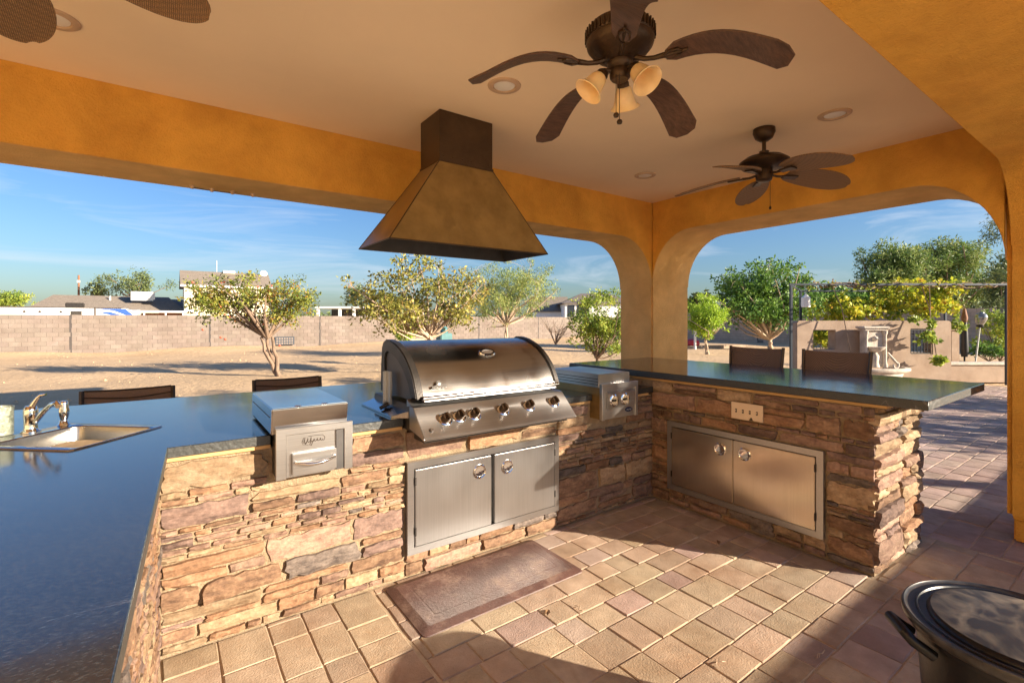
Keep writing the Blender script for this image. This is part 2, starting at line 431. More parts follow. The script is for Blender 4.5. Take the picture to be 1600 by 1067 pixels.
M['chair_metal'] = mat('dark_brown_metal', (0.055, 0.038, 0.03), 0.4, metal=0.4, var=0.2)
M['block'] = mat('grey_block', (0.215, 0.178, 0.152), 0.92, var=0.08, scale=2.5, bump=0.4, bscale=30, objrand=0.10, islrand=0.10, spec=0.15, stain=0.6, stscale=0.8, stcol=(0.68, 0.62, 0.58), hue=0.008)
M['block_core'] = mat('block_joint', (0.20, 0.165, 0.14), 0.95, var=0.15)
M['block_dark'] = mat('brown_block', (0.52, 0.38, 0.28), 0.92, var=0.1, scale=2.5, islrand=0.08, bump=0.3, bscale=30)
M['gap'] = mat('dark_joint', (0.07, 0.06, 0.055), 0.9)
M['tan_stucco'] = mat('tan_stucco', (0.40, 0.305, 0.23), 0.92, var=0.1, scale=3, bump=0.5, bscale=60, spec=0.15, stain=0.7, stscale=1.6, stcol=(0.66, 0.60, 0.56))
M['cast_stone'] = mat('weathered_cast_stone', (0.66, 0.58, 0.48), 0.85, c2=(0.38, 0.33, 0.28), scale=7, bump=0.5, bscale=40, detail=10)
M['iron'] = mat('dark_iron', (0.03, 0.03, 0.032), 0.5, metal=0.5)
M['post'] = mat('grey_blue_steel', (0.035, 0.045, 0.06), 0.5, metal=0.4)
M['shingle'] = mat('grey_brown_shingles', (0.20, 0.165, 0.13), 0.9, var=0.25, scale=3, stretch=(1, 1, 6), bump=0.5, bscale=20, bdist=0.05)
M['shingle_dark'] = mat('dark_shingles', (0.15, 0.125, 0.11), 0.9, var=0.2, scale=3, stretch=(1, 1, 6), bump=0.5, bscale=20)
M['cream'] = mat('cream_siding', (0.74, 0.66, 0.47), 0.8, var=0.05)
M['white'] = mat('white_paint', (0.80, 0.79, 0.76), 0.6, var=0.03)
M['rv'] = mat('white_gelcoat', (0.82, 0.81, 0.79), 0.35, var=0.02)
M['blue'] = mat('blue_stripe', (0.03, 0.09, 0.32), 0.35, var=0.1)
M['tinted'] = mat('tinted_window', (0.05, 0.045, 0.04), 0.1, var=0.2)
M['brown_wood'] = mat('brown_wood', (0.24, 0.11, 0.055), 0.75, var=0.2)
M['galv'] = mat('galvanised', (0.50, 0.50, 0.48), 0.5, metal=0.4, var=0.15)
M['bark'] = mat('grey_brown_bark', (0.21, 0.145, 0.10), 0.9, var=0.4, scale=14, stretch=(1, 1, 0.3), bump=0.9, bscale=30)
M['bark_pale'] = mat('pale_bark', (0.46, 0.345, 0.24), 0.9, var=0.3, scale=14, bump=0.6, bscale=30)
M['leaf_rose'] = leafmat('leaf_rose', [(0.070, 0.085, 0.031), (0.155, 0.202, 0.039), (0.264, 0.310, 0.046), (0.372, 0.341, 0.062), (0.465, 0.186, 0.046)])
M['leaf_lemon'] = leafmat('leaf_lemon', [(0.078, 0.085, 0.034), (0.186, 0.202, 0.046), (0.310, 0.310, 0.062), (0.465, 0.388, 0.093), (0.341, 0.186, 0.078)])
M['leaf_olive'] = leafmat('leaf_olive', [(0.109, 0.155, 0.046), (0.232, 0.310, 0.078), (0.372, 0.434, 0.124), (0.465, 0.434, 0.124)])
M['leaf_citrus'] = leafmat('leaf_citrus', [(0.039, 0.093, 0.028), (0.078, 0.171, 0.034), (0.155, 0.279, 0.046), (0.264, 0.403, 0.062)])
M['leaf_lime'] = leafmat('leaf_lime', [(0.186, 0.310, 0.039), (0.341, 0.496, 0.046), (0.527, 0.651, 0.062)])
M['leaf_bush'] = leafmat('leaf_bush', [(0.078, 0.139, 0.031), (0.186, 0.279, 0.046), (0.341, 0.419, 0.062), (0.496, 0.465, 0.078)])
M['leaf_vine'] = leafmat('leaf_vine', [(0.10, 0.17, 0.02), (0.26, 0.34, 0.03), (0.48, 0.50, 0.04), (0.62, 0.54, 0.05), (0.45, 0.22, 0.05)])
M['leaf_pine'] = leafmat('leaf_pine', [(0.06, 0.12, 0.035), (0.13, 0.21, 0.05), (0.24, 0.31, 0.08), (0.38, 0.40, 0.15)], 0.3)
M['leaf_far'] = leafmat('leaf_far', [(0.078, 0.109, 0.046), (0.139, 0.186, 0.062), (0.217, 0.248, 0.093)], 0.2)
M['leaf_dry'] = mat('dry_leaf', (0.23, 0.13, 0.06), 0.8, var=0.3)
M['rose'] = mat('red_fruit', (0.55, 0.10, 0.05), 0.5, var=0.3, scale=2, islrand=0.3)
M['yellow_fruit'] = mat('yellow_fruit', (0.75, 0.52, 0.12), 0.5)
M['red_plastic'] = mat('red_plastic', (0.5, 0.03, 0.03), 0.4)
M['teal'] = mat('teal_paint', (0.03, 0.14, 0.15), 0.5, var=0.2)
M['cup'] = mat('mosaic_glass', (0.42, 0.44, 0.38), 0.15, metal=0.55, c2=(0.10, 0.13, 0.07), scale=60, bump=1.0, bscale=60)
M['badge'] = mat('badge_blue', (0.02, 0.03, 0.07), 0.25)
M['globe'] = mat('frosted_globe', (0.34, 0.34, 0.33), 0.12, metal=0.6, var=0.4, scale=14)

# ------------------------------------------------------------------ mesh and object helpers
def thing(name, label, cat, loc=(0, 0, 0), rotz=0, group=None):
    o = bpy.data.objects.new(name, None)
    o.empty_display_size = 0.1
    C.objects.link(o)
    o.location = loc
    o.rotation_euler = (0, 0, rotz)
    o['label'] = label
    o['category'] = cat
    if group:
        o['group'] = group
    return o

def tag(o, label, cat, group=None):
    o['label'] = label; o['category'] = cat
    if group: o['group'] = group
    return o

def wloc(p):
    v = Vector((0, 0, 0))
    while p is not None:
        v += Vector(p.location)
        p = p.parent
    return v

class MB:
    def __init__(s):
        s.v = []; s.f = []
    def add(s, vs, fs):
        k = len(s.v)
        s.v += [tuple(x) for x in vs]
        s.f += [tuple(i + k for i in f) for f in fs]
        return s
    def box(s, x0, x1, y0, y1, z0, z1):
        return s.add([(x0, y0, z0), (x1, y0, z0), (x1, y1, z0), (x0, y1, z0), (x0, y0, z1), (x1, y0, z1), (x1, y1, z1), (x0, y1, z1)],
                     [(0, 3, 2, 1), (4, 5, 6, 7), (0, 1, 5, 4), (1, 2, 6, 5), (2, 3, 7, 6), (3, 0, 4, 7)])
    def hexa(s, lo, hi):
        return s.add(list(lo) + list(hi), [(3, 2, 1, 0), (4, 5, 6, 7), (0, 1, 5, 4), (1, 2, 6, 5), (2, 3, 7, 6), (3, 0, 4, 7)])
    def tube(s, pts, rad, n=8, cap=True):
        pts = [Vector(p) for p in pts]
        if not isinstance(rad, (list, tuple)):
            rad = [rad] * len(pts)
        k = len(s.v)
        prev = None
        for i, p in enumerate(pts):
            d = (pts[min(i + 1, len(pts) - 1)] - pts[max(i - 1, 0)])
            if d.length < 1e-9: d = Vector((0, 0, 1))
            d.normalize()
            if prev is None:
                a = Vector((0, 0, 1)) if abs(d.z) < 0.9 else Vector((1, 0, 0))
                u = d.cross(a).normalized()
            else:
                u = (prev - d * prev.dot(d))
                u = u.normalized() if u.length > 1e-6 else d.orthogonal().normalized()
            prev = u
            vv = d.cross(u)
            for j in range(n):
                t = 2 * PI * j / n
                s.v.append(tuple(p + (u * math.cos(t) + vv * math.sin(t)) * rad[i]))
        for i in range(len(pts) - 1):
            for j in range(n):
                a = k + i * n + j; b2 = k + i * n + (j + 1) % n
                s.f.append((a, b2, b2 + n, a + n))
        if cap:
            s.f.append(tuple(k + j for j in range(n))[::-1])
            s.f.append(tuple(k + (len(pts) - 1) * n + j for j in range(n)))
        return s
    def lathe(s, prof, n=24, c=(0, 0, 0), mtx=None, ring=None, closed=False):
        k = len(s.v)
        for (r, z) in prof:
            for j in range(n):
                t = 2 * PI * j / n
                p = Vector((r * math.cos(t), r * math.sin(t), z))
                if mtx is not None: p = mtx @ p
                s.v.append((p.x + c[0], p.y + c[1], p.z + c[2]))
        m = len(prof)
        for i in range(m - 1):
            for j in range(n):
                a = k + i * n + j; b2 = k + i * n + (j + 1) % n
                s.f.append((a, b2, b2 + n, a + n))
        if prof[0][0] > 1e-5: s.f.append(tuple(k + j for j in range(n))[::-1])
        if prof[-1][0] > 1e-5: s.f.append(tuple(k + (m - 1) * n + j for j in range(n)))
        return s
    def prism(s, poly, h0, h1, axis='y'):
        """poly is a list of 2D points; extruded along axis between h0 and h1. Concave outlines are triangulated."""
        def P(a, b2, h):
            return {'y': (a, h, b2), 'x': (h, a, b2), 'z': (a, b2, h)}[axis]
        n = len(poly)
        k = len(s.v)
        s.v += [P(a, b2, h0) for a, b2 in poly] + [P(a, b2, h1) for a, b2 in poly]
        tr = tessellate_polygon([[Vector((a, b2, 0)) for a, b2 in poly]])
        for t in tr:
            s.f.append(tuple(k + i for i in t)); s.f.append(tuple(k + n + i for i in t[::-1]))
        for i in range(n):
            j = (i + 1) % n
            s.f.append((k + i, k + j, k + n + j, k + n + i))
        return s
    def build(s, name, m, parent=None, world=True, bevel=0.0, smooth=False, seg=2, ang=35, clean=False, origin=None):
        me = bpy.data.meshes.new(name)
        off = wloc(parent) if (world and parent is not None) else Vector((0, 0, 0))
        if origin is not None:
            off = Vector(origin) if parent is None else off
        me.from_pydata([(x - off.x, y - off.y, z - off.z) for x, y, z in s.v], [], s.f)
        bm = bmesh.new(); bm.from_mesh(me)
        bmesh.ops.remove_doubles(bm, verts=bm.verts, dist=1e-6)
        bmesh.ops.recalc_face_normals(bm, faces=bm.faces)
        if bevel > 0:
            es = [e for e in bm.edges if len(e.link_faces) == 2 and e.calc_face_angle(0) > R_(ang)]
            bmesh.ops.bevel(bm, geom=es, offset=bevel, segments=seg, affect='EDGES', clamp_overlap=True)
        bm.to_mesh(me); bm.free()
        if smooth or bevel > 0:
            for p in me.polygons: p.use_smooth = True
            if hasattr(me, 'set_sharp_from_angle'):
                me.set_sharp_from_angle(angle=R_(40))
        me.materials.append(m)
        o = bpy.data.objects.new(name, me)
        C.objects.link(o)
        if parent is not None: o.parent = parent
        if origin is not None and parent is None: o.location = origin
        if bevel > 0:
            wn = o.modifiers.new('weighted_normals', 'WEIGHTED_NORMAL'); wn.keep_sharp = True
        return o

def structure(o):
    o['kind'] = 'structure'
    return o
def stuff(o):
    o['kind'] = 'stuff'
    return o

def copy_tree(o, parent=None):
    c = o.copy()
    C.objects.link(c)
    c.parent = parent
    for ch in list(o.children):
        copy_tree(ch, c)
    return c

# ================================================================== GROUND
def ground():
    rng = np.random.RandomState(3)
    def axis(lo, hi, fine0, fine1, step, big):
        a = list(np.arange(fine0, fine1, step))
        left = list(np.linspace(lo, fine0, big, endpoint=False)); right = list(np.linspace(fine1, hi, big))
        return np.array(left + a + right)
    xs = axis(-500, 500, -25, 45, 0.45, 14); ys = axis(-300, 600, -12, 45, 0.45, 14)
    X, Y = np.meshgrid(xs, ys, indexing='ij')
    Z = np.full_like(X, -0.02)
    for k in range(26):
        fx, fy, ph = rng.normal(0, 0.9), rng.normal(0, 0.9), rng.uniform(0, 6.28)
        Z += 0.010 * np.sin(X * fx + Y * fy + ph) / (0.4 + math.hypot(fx, fy))
    # dirt banked against the far wall
    Z += 0.22 * np.clip((Y - 25.5) / 4.1, 0, 1) ** 2 * (Y < 30.2) * (0.7 + 0.3 * np.sin(X * 0.7))
    near = np.clip((5.2 - Y) / 0.8, 0, 1) * np.clip((16.2 - X) / 0.8, 0, 1) * (X > -8) * 1.0
    Z = Z * (1 - near) - 0.05 * near
    n, m = X.shape
    v = np.stack([X, Y, Z], -1).reshape(-1, 3)
    I = np.arange(n * m).reshape(n, m)
    f = np.stack([I[:-1, :-1], I[1:, :-1], I[1:, 1:], I[:-1, 1:]], -1).reshape(-1, 4)
    me = bpy.data.meshes.new('ground')
    me.from_pydata(v.tolist(), [], f.tolist())
    me.materials.append(M['dirt'])
    for p in me.polygons: p.use_smooth = True
    o = bpy.data.objects.new('ground', me); C.objects.link(o)
    structure(o)
ground()

# pebbles, clods and dropped twigs on the dirt
def clods():
    rnd = random.Random(5); mb = MB()
    for i in range(1100):
        x = rnd.uniform(-12, 30); y = rnd.uniform(5.4, 29)
        r = rnd.choice([0.012, 0.02, 0.03, 0.045]) * rnd.uniform(0.6, 1.3)
        vs = [(x + r * rnd.uniform(0.7, 1.3) * a, y + r * rnd.uniform(0.7, 1.3) * b2, -0.01 + r * c * rnd.uniform(0.4, 0.9)) for a, b2, c in
              [(1, 0, 0), (-1, 0, 0), (0, 1, 0), (0, -1, 0), (0, 0, 1.2), (0, 0, -1)]]
        mb.add(vs, [(0, 2, 4), (2, 1, 4), (1, 3, 4), (3, 0, 4)])
    stuff(mb.build('scattered_clods', M['dirt']))
clods()

# ------------------------------------------------------------------ paver floor
def paver_floor():
    bed = MB().box(-2.6, 15.9, -3.0, 5.1, -0.12, -0.0055)
    floor = structure(bed.build('patio_floor', M['sand']))
    rnd = random.Random(11)
    cells = []
    U = 0.108
    def run(x0, x1, y0, y1, alongx):
        if alongx:
            y = y0
            while y < y1 - 0.02:
                h = min(rnd.choice([1.5 * U, 2 * U, 1.5 * U, 1 * U + 0.05]), y1 - y)
                x = x0 - rnd.uniform(0, 0.2)
                while x < x1:
                    l = rnd.choice([1.5 * U, 2 * U, 2 * U, 2.6 * U])
                    cells.append((max(x, x0), min(x + l, x1), y, y + h)); x += l
                y += h
        else:
            x = x0
            while x < x1 - 0.02:
                h = min(rnd.choice([1.5 * U, 2 * U, 1.5 * U]), x1 - x)
                y = y0 - rnd.uniform(0, 0.2)
                while y < y1:
                    l = rnd.choice([1.5 * U, 2 * U, 2.6 * U])
                    cells.append((x, x + h, max(y, y0), min(y + l, y1))); y += l
                x += h
    run(-0.02, 0.965, 0.2, 2.735, False)
    run(0.965, 3.47, 0.2, 2.735, True)
    run(3.47, 4.45, 0.2, 1.07, True)
    run(4.45, 15.9, -0.6, 5.1, True)
    base = {}
    def pmesh(l, h, var):
        key = (round(l, 2), round(h, 2), var)
        if key in base: return base[key]
        rr = random.Random(hash(key) & 0xffff)
        l2, h2 = key[0] / 2 - 0.0025, key[1] / 2 - 0.0025
        c = 0.0045
        def ring(ax, ay, z, j):
            pts = []
            for sx_, sy_ in ((-1, -1), (0, -1), (1, -1), (1, 0), (1, 1), (0, 1), (-1, 1), (-1, 0)):
                pts.append((sx_ * ax + rr.uniform(-j, j), sy_ * ay + rr.uniform(-j, j), z))
            return pts
        rr2 = random.Random(3 + var)
        lo = ring(l2, h2, -0.05, 0); mid = ring(l2, h2, -0.005, 0.0025); top = ring(l2 - c, h2 - c, 0.0, 0.0025)
        vs = lo + mid + top + [(0, 0, 0.0012)]
        fs = []
        for a in (0, 8):
            for j in range(8):
                fs.append((a + j, a + (j + 1) % 8, a + 8 + (j + 1) % 8, a + 8 + j))
        for j in range(8): fs.append((16 + j, 16 + (j + 1) % 8, 24))
        base[key] = (vs, fs)
        me = bpy.data.meshes.new('paver')
        me.from_pydata(vs, [], fs)
        me.materials.append(M['paver'])
        base[key] = (vs, fs, me)
        return base[key]
    scored = []
    for c in cells:
        x, y = (c[0] + c[1]) / 2, (c[2] + c[3]) / 2
        if c[1] - c[0] < 0.03 or c[3] - c[2] < 0.03: continue
        p = pix((x, y, 0))
        a = 0
        if p and -30 < p[0] < 1630 and p[1] < 1110:
            a = (c[1] - c[0]) * (c[3] - c[2]) / p[2] ** 3
            if y > 2.74 and x < 4.3: a = 0
            if 3.45 < x < 4.35 and y > 1.05: a = 0
            if 4.35 < x < 4.8 and y > 0.95 and (y - 0.95) * 1.0 > 0.0: a *= 0.2
        scored.append((a, c))
    scored.sort(key=lambda t: -t[0])
    mb = MB(); mr = MB()
    for i, (a, c) in enumerate(scored):
        l, h = c[1] - c[0], c[3] - c[2]
        vs, fs, me = pmesh(l, h, rnd.randrange(3))
        x, y = (c[0] + c[1]) / 2, (c[2] + c[3]) / 2
        dz = rnd.uniform(-0.0035, 0.002)
        tx, ty = rnd.gauss(0, 0.0045), rnd.gauss(0, 0.0045)
        red = x > 4.45 or rnd.random() < 0.1
        if i < 296 and a > 0:
            if red:
                key = me.name + '_r'
                m2 = bpy.data.meshes.get(key)
                if m2 is None:
                    m2 = me.copy(); m2.name = key; m2.materials[0] = M['paver_red']
                me = m2
            o = bpy.data.objects.new('paver', me); C.objects.link(o)
            o.parent = floor; o.location = (x, y, dz)
            o.rotation_euler = (tx, ty, rnd.gauss(0, 0.006))
            o.scale = (l / round(l, 2), h / round(h, 2), 1)
        else:
            (mr if red else mb).add([(x + vx, y + vy, dz + vz + vy * tx - vx * ty) for vx, vy, vz in vs], fs)
    if mb.v: stuff(mb.build('far_pavers', M['paver'], floor))
    if mr.v: stuff(mr.build('far_pavers', M['paver_red'], floor))
paver_floor()

# ================================================================== PATIO COVER
def arc(cx, cz, rx, rz, a0, a1, n=12):
    return [(cx + rx * math.cos(R_(a0 + (a1 - a0) * i / n)), cz + rz * math.sin(R_(a0 + (a1 - a0) * i / n))) for i in range(n + 1)]
def pale_soffit(o, axis):
    """the undersides and reveals of the arches take the paler ochre"""
    o.data.materials.append(M['stucco_pale'])
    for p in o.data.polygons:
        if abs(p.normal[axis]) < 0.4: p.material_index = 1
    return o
def patio():
    t = thing('patio_cover', 'orange stucco patio roof with rounded arches and a square corner pillar over the kitchen', 'patio roof')
    XI, XO = 4.79, 5.526
    YI, YO = 3.75, 4.262
    ZN, ZE, ZS = 2.53, 2.60, 2.615
    TOP = 3.8
    # north beam: long flat beam with the rounded corner into the pillar, further pillar at the far left
    poly = [(-3.298, ZN)] + \
           arc(4.24, 1.95, 0.55, 0.58, 90, 0) + [(XI, TOP), (-3.298, TOP)]
    pale_soffit(MB().prism(poly, YI, YO, 'y').build('beam', M['stucco'], t, bevel=0.02), 1)
    # east beam
    poly = [(YI, TOP), (YI, 1.98)] + arc(3.22, 1.98, 0.53, 0.62, 0, 90)[1:] + arc(1.25, 1.98, 0.53, 0.635, 90, 180) + [(0.72, TOP)]
    pale_soffit(MB().prism(poly, XI, XO, 'x').build('beam', M['stucco'], t, bevel=0.02), 0)
    # south beam with its arch, pier on the right and pier at the far left
    poly = [(4.82, TOP), (4.82, 2.08)] + arc(4.34, 2.08, 0.48, 0.535, 0, 90)[1:] + [(-3.298, ZS), (-3.298, TOP)]
    MB().prism(poly, 0.12, 0.70, 'y').build('beam', M['stucco'], t, bevel=0.03)
    MB().box(XI, XO, YI, YO, 0.0, TOP).build('pillar', M['stucco_pale'], t, bevel=0.018)
    MB().box(4.82, XO, 0.10, 0.72, 0.16, TOP).build('pillar', M['stucco'], t, bevel=0.03)
    MB().box(4.87, XO - 0.05, 0.16, 0.69, 0.0, 0.158).build('pillar_base', M['stucco'], t, bevel=0.01)
    # ceiling with the roof deck above it
    MB().box(-3.298, XI - 0.001, 0.702, YI - 0.001, 2.98, 3.70).build('ceiling', M['ceiling'], t)
    MB().box(-3.29, 5.72, -0.05, 4.45, TOP + 0.002, TOP + 0.10).build('roof_deck', M['roof'], t, bevel=0.02)
    MB().tube([(0.50, 1.5, 2.9795), (0.514, 2.306, 2.9795), (0.552, 2.8, 2.9795), (0.587, 3.7, 2.9795)], 0.0008, 4).build('ceiling_crack', M['ceiling'], t)
    # small bolts with a wire under the outer edge of the beam
    k = None
    pts = []
    for (u, v) in ((300, 290), (331, 295), (363, 299), (395, 303)):
        d = (FX * 750 + RX * (u - 800), FY * 750 + RY * (u - 800), 500 - v)
        s = (ZN - CAMH) / d[2]
        pts.append((d[0] * s, min(d[1] * s, YO - 0.03)))
    for x, y in pts:
        MB().lathe([(0.0, -0.022), (0.011, -0.02), (0.012, -0.004), (0.018, 0.0), (0.018, 0.004)], 10, (x, y, ZN - 0.003)).build('bolt', M['white_trim'], t, smooth=True)
    MB().tube([(pts[0][0], pts[0][1], ZN - 0.012), (pts[1][0], pts[1][1], ZN - 0.016), (pts[2][0], pts[2][1], ZN - 0.014)], 0.003, 6).build('wire', M['gap'], t)
patio()

def recessed(x, y, label):
    t = thing('recessed_light', label, 'ceiling light', (x, y, 2.98), group='recessed lights in the patio ceiling')
    MB().lathe([(0.066, -0.001), (0.070, -0.010), (0.090, -0.012), (0.100, -0.006), (0.102, 0.001)], 32).build('trim_ring', M['white_trim'], t, world=False, smooth=True)
    MB().lathe([(0.0, -0.008), (0.05, -0.007), (0.064, -0.004), (0.064, 0.001)], 28).build('lens', M['lens'], t, world=False, smooth=True)
recessed(1.659, 2.391, 'round recessed ceiling light between the hood duct and the fan with lamps')
recessed(3.746, 1.395, 'round recessed ceiling light above and right of the farther leaf-blade fan')
recessed(3.809, 3.066, 'round recessed ceiling light nearest the corner pillar, left of the farther fan')
recessed(-0.439, 3.093, 'round recessed ceiling light peeking out behind the leaf blade at top left')

# added unseen to bounce light under the roof; west of the patio: a sunlit stucco wall with a window and a glazed door, and a pale deck south of the patio
def house():
    t = thing('unseen_house', 'unseen orange stucco house wall added west of the patio to bounce light', 'house', (-3.6, 0, 0))
    MB().box(-9.0, -3.3, -9.0, 5.2, 0, 3.78).build('wall', M['house_stucco'], t, bevel=0.02)
    for y0, y1, z0, z1 in ((-6.2, -4.6, 0.9, 2.1), (-2.2, -0.9, 0.02, 2.1)):
        f = MB().box(-3.298, -3.26, y0, y1, z0, z1).build('window', M['white'], t, bevel=0.005)
        MB().box(-3.2595, -3.255, y0 + 0.07, y1 - 0.07, z0 + 0.07, z1 - 0.07).build('pane', M['tinted'], f)
house()
structure(MB().box(-9, 15, -16, -2.31, -0.1, 0.002).build('bounce_deck', M['deck']))  # added pale slab, unseen, reflecting sunlight up at the ceiling
# unseen low stucco wall, added behind the viewpoint to shade the near floor
lw = MB().box(4.02, 14.5, -2.3, -2.04, 0, 1.2).build('shade_wall', M['tan_stucco'], bevel=0.02)
tag(lw, 'unseen low tan stucco wall added behind the patio to shade the floor', 'wall')

# ================================================================== STONE VENEER
def stones(parent, org, ud, nd, rects, seed, depth=(0.006, 0.030), gap=0.0045, hs=(0.03, 0.042, 0.055, 0.07, 0.09, 0.115, 0.14), rough=0.0055, weights=STW, joined=False):
    """lay ledge stones over rectangles (u0,u1,z0,z1) of a vertical plane"""
    rnd = random.Random(seed)
    org = Vector(org); ud = Vector(ud); nd = Vector(nd); zd = Vector((0, 0, 1))
    count = 0
    JV, JF, JM = [], [], []
    def stone(u0, u1, z0, z1):
        nonlocal count
        wd, ht = u1 - u0 - 2 * gap, z1 - z0 - 2 * gap
        if wd < 0.018 or ht < 0.012: return
        cu, cz = (u0 + u1) / 2, (z0 + z1) / 2
        nu = max(4, min(9, int(wd / 0.035) + 3)); nv = 4 if ht < 0.07 else 5
        d = rnd.uniform(*depth)
        tilt = rnd.gauss(0, 0.06); tz = rnd.gauss(0, 0.09)
        vs = []
        cut = [rnd.uniform(0.0, 0.4) if rnd.random() < 0.6 else 0.0 for _ in range(4)]
        ej = [rnd.uniform(-1, 1) for _ in range(max(nu, nv))]; ek = [rnd.uniform(-1, 1) for _ in range(max(nu, nv))]
        for layer in (0, 1):
            for j in range(nv):
                for i in range(nu):
                    s_ = -1 + 2 * i / (nu - 1); t_ = -1 + 2 * j / (nv - 1)
                    c = cut[(s_ > 0) + 2 * (t_ > 0)]
                    k = max(0, abs(s_) + abs(t_) - 1)
                    su = s_ * (1 - 0.16 * c * k * 2) + (ek[j] * 0.05 if abs(s_) > .99 and 0 < j < nv - 1 else 0); st = t_ * (1 - 0.35 * c * k)
                    if j in (0, nv - 1):
                        st += (ej if j else ek)[i] * 0.17
                    uu = su * wd / 2; zz = st * ht / 2
                    if layer == 0:
                        edge = max(abs(s_) ** 7, abs(t_) ** 7)
                        dd = d * (1 - 0.42 * edge) + uu * tilt * 0.35 + zz * tz * 0.6 + rnd.uniform(-rough, rough)
                        sh = 0.97 if edge > 0.9 else 1
                        vs.append((uu * sh, dd, zz * sh))
                    else:
                        vs.append((uu, -0.03, zz))
        # faces: front grid + skirt from boundary
        fs = []
        for j in range(nv - 1):
            for i in range(nu - 1):
                a = j * nu + i
                fs.append((a, a + 1, a + nu + 1, a + nu))
        bd = [i for i in range(nu)] + [j * nu + nu - 1 for j in range(1, nv)] + [(nv - 1) * nu + i for i in range(nu - 2, -1, -1)] + [j * nu for j in range(nv - 2, 0, -1)]
        N_ = nu * nv
        keep = {}
        vv = vs[:N_]
        for q in bd:
            keep[q] = len(vv); vv.append(vs[N_ + q])
        for a, b2 in zip(bd, bd[1:] + bd[:1]):
            fs.append((a, keep[a], keep[b2], b2))
        if joined:
            k0 = len(JV); base_ = org + ud * cu + zd * cz - wloc(parent)
            JV.extend(tuple(base_ + ud * x + nd * y + zd * z) for x, y, z in vv)
            JF.extend(tuple(i + k0 for i in f) for f in fs)
            JM.extend([rnd.choices(range(len(ST)), weights)[0]] * len(fs))
            count += 1
            return
        me = bpy.data.meshes.new('stone')
        me.from_pydata([tuple(ud * x + nd * y + zd * z) for x, y, z in vv], [], fs)
        bm = bmesh.new(); bm.from_mesh(me); bmesh.ops.recalc_face_normals(bm, faces=bm.faces); bm.to_mesh(me); bm.free()
        for p in me.polygons: p.use_smooth = True
        if hasattr(me, 'set_sharp_from_angle'): me.set_sharp_from_angle(angle=R_(13))
        me.materials.append(rnd.choices(ST, weights)[0])
        o = bpy.data.objects.new('stone', me); C.objects.link(o)
        o.parent = parent
        o.location = org + ud * cu + zd * cz - wloc(parent)
        count += 1
    for (u0, u1, z0, z1) in rects:
        z = z0
        while z < z1 - 0.012:
            h = rnd.choice(hs) * rnd.uniform(0.85, 1.15)
            if z1 - z - h < 0.028: h = z1 - z
            u = u0
            while u < u1 - 0.01:
                l = min(0.44, max(0.07, h * rnd.uniform(1.5, 6.0)))
                if u1 - u - l < 0.06: l = u1 - u
                if h > 0.085 and rnd.random() < 0.45:
                    k = rnd.uniform(0.3, 0.7)
                    q = rnd.uniform(0.35, 0.65) if l > 0.2 and rnd.random() < 0.5 else None
                    if q:
                        stone(u, u + l * q, z, z + h * k); stone(u + l * q, u + l, z, z + h * k)
                    else:
                        stone(u, u + l, z, z + h * k)
                    stone(u, u + l * (1 if rnd.random() < .6 else 1), z + h * k, z + h)
                else:
                    stone(u, u + l, z, z + h)
                u += l
            z += h
    if joined:
        me = bpy.data.meshes.new('return_stones'); me.from_pydata(JV, [], JF)
        for m_ in ST: me.materials.append(m_)
        for p, mi in zip(me.polygons, JM): p.material_index = mi
        bm = bmesh.new(); bm.from_mesh(me); bmesh.ops.recalc_face_normals(bm, faces=bm.faces); bm.to_mesh(me); bm.free()
        o = bpy.data.objects.new('return_stones', me); C.objects.link(o); o.parent = parent
        stuff(o)
    return count

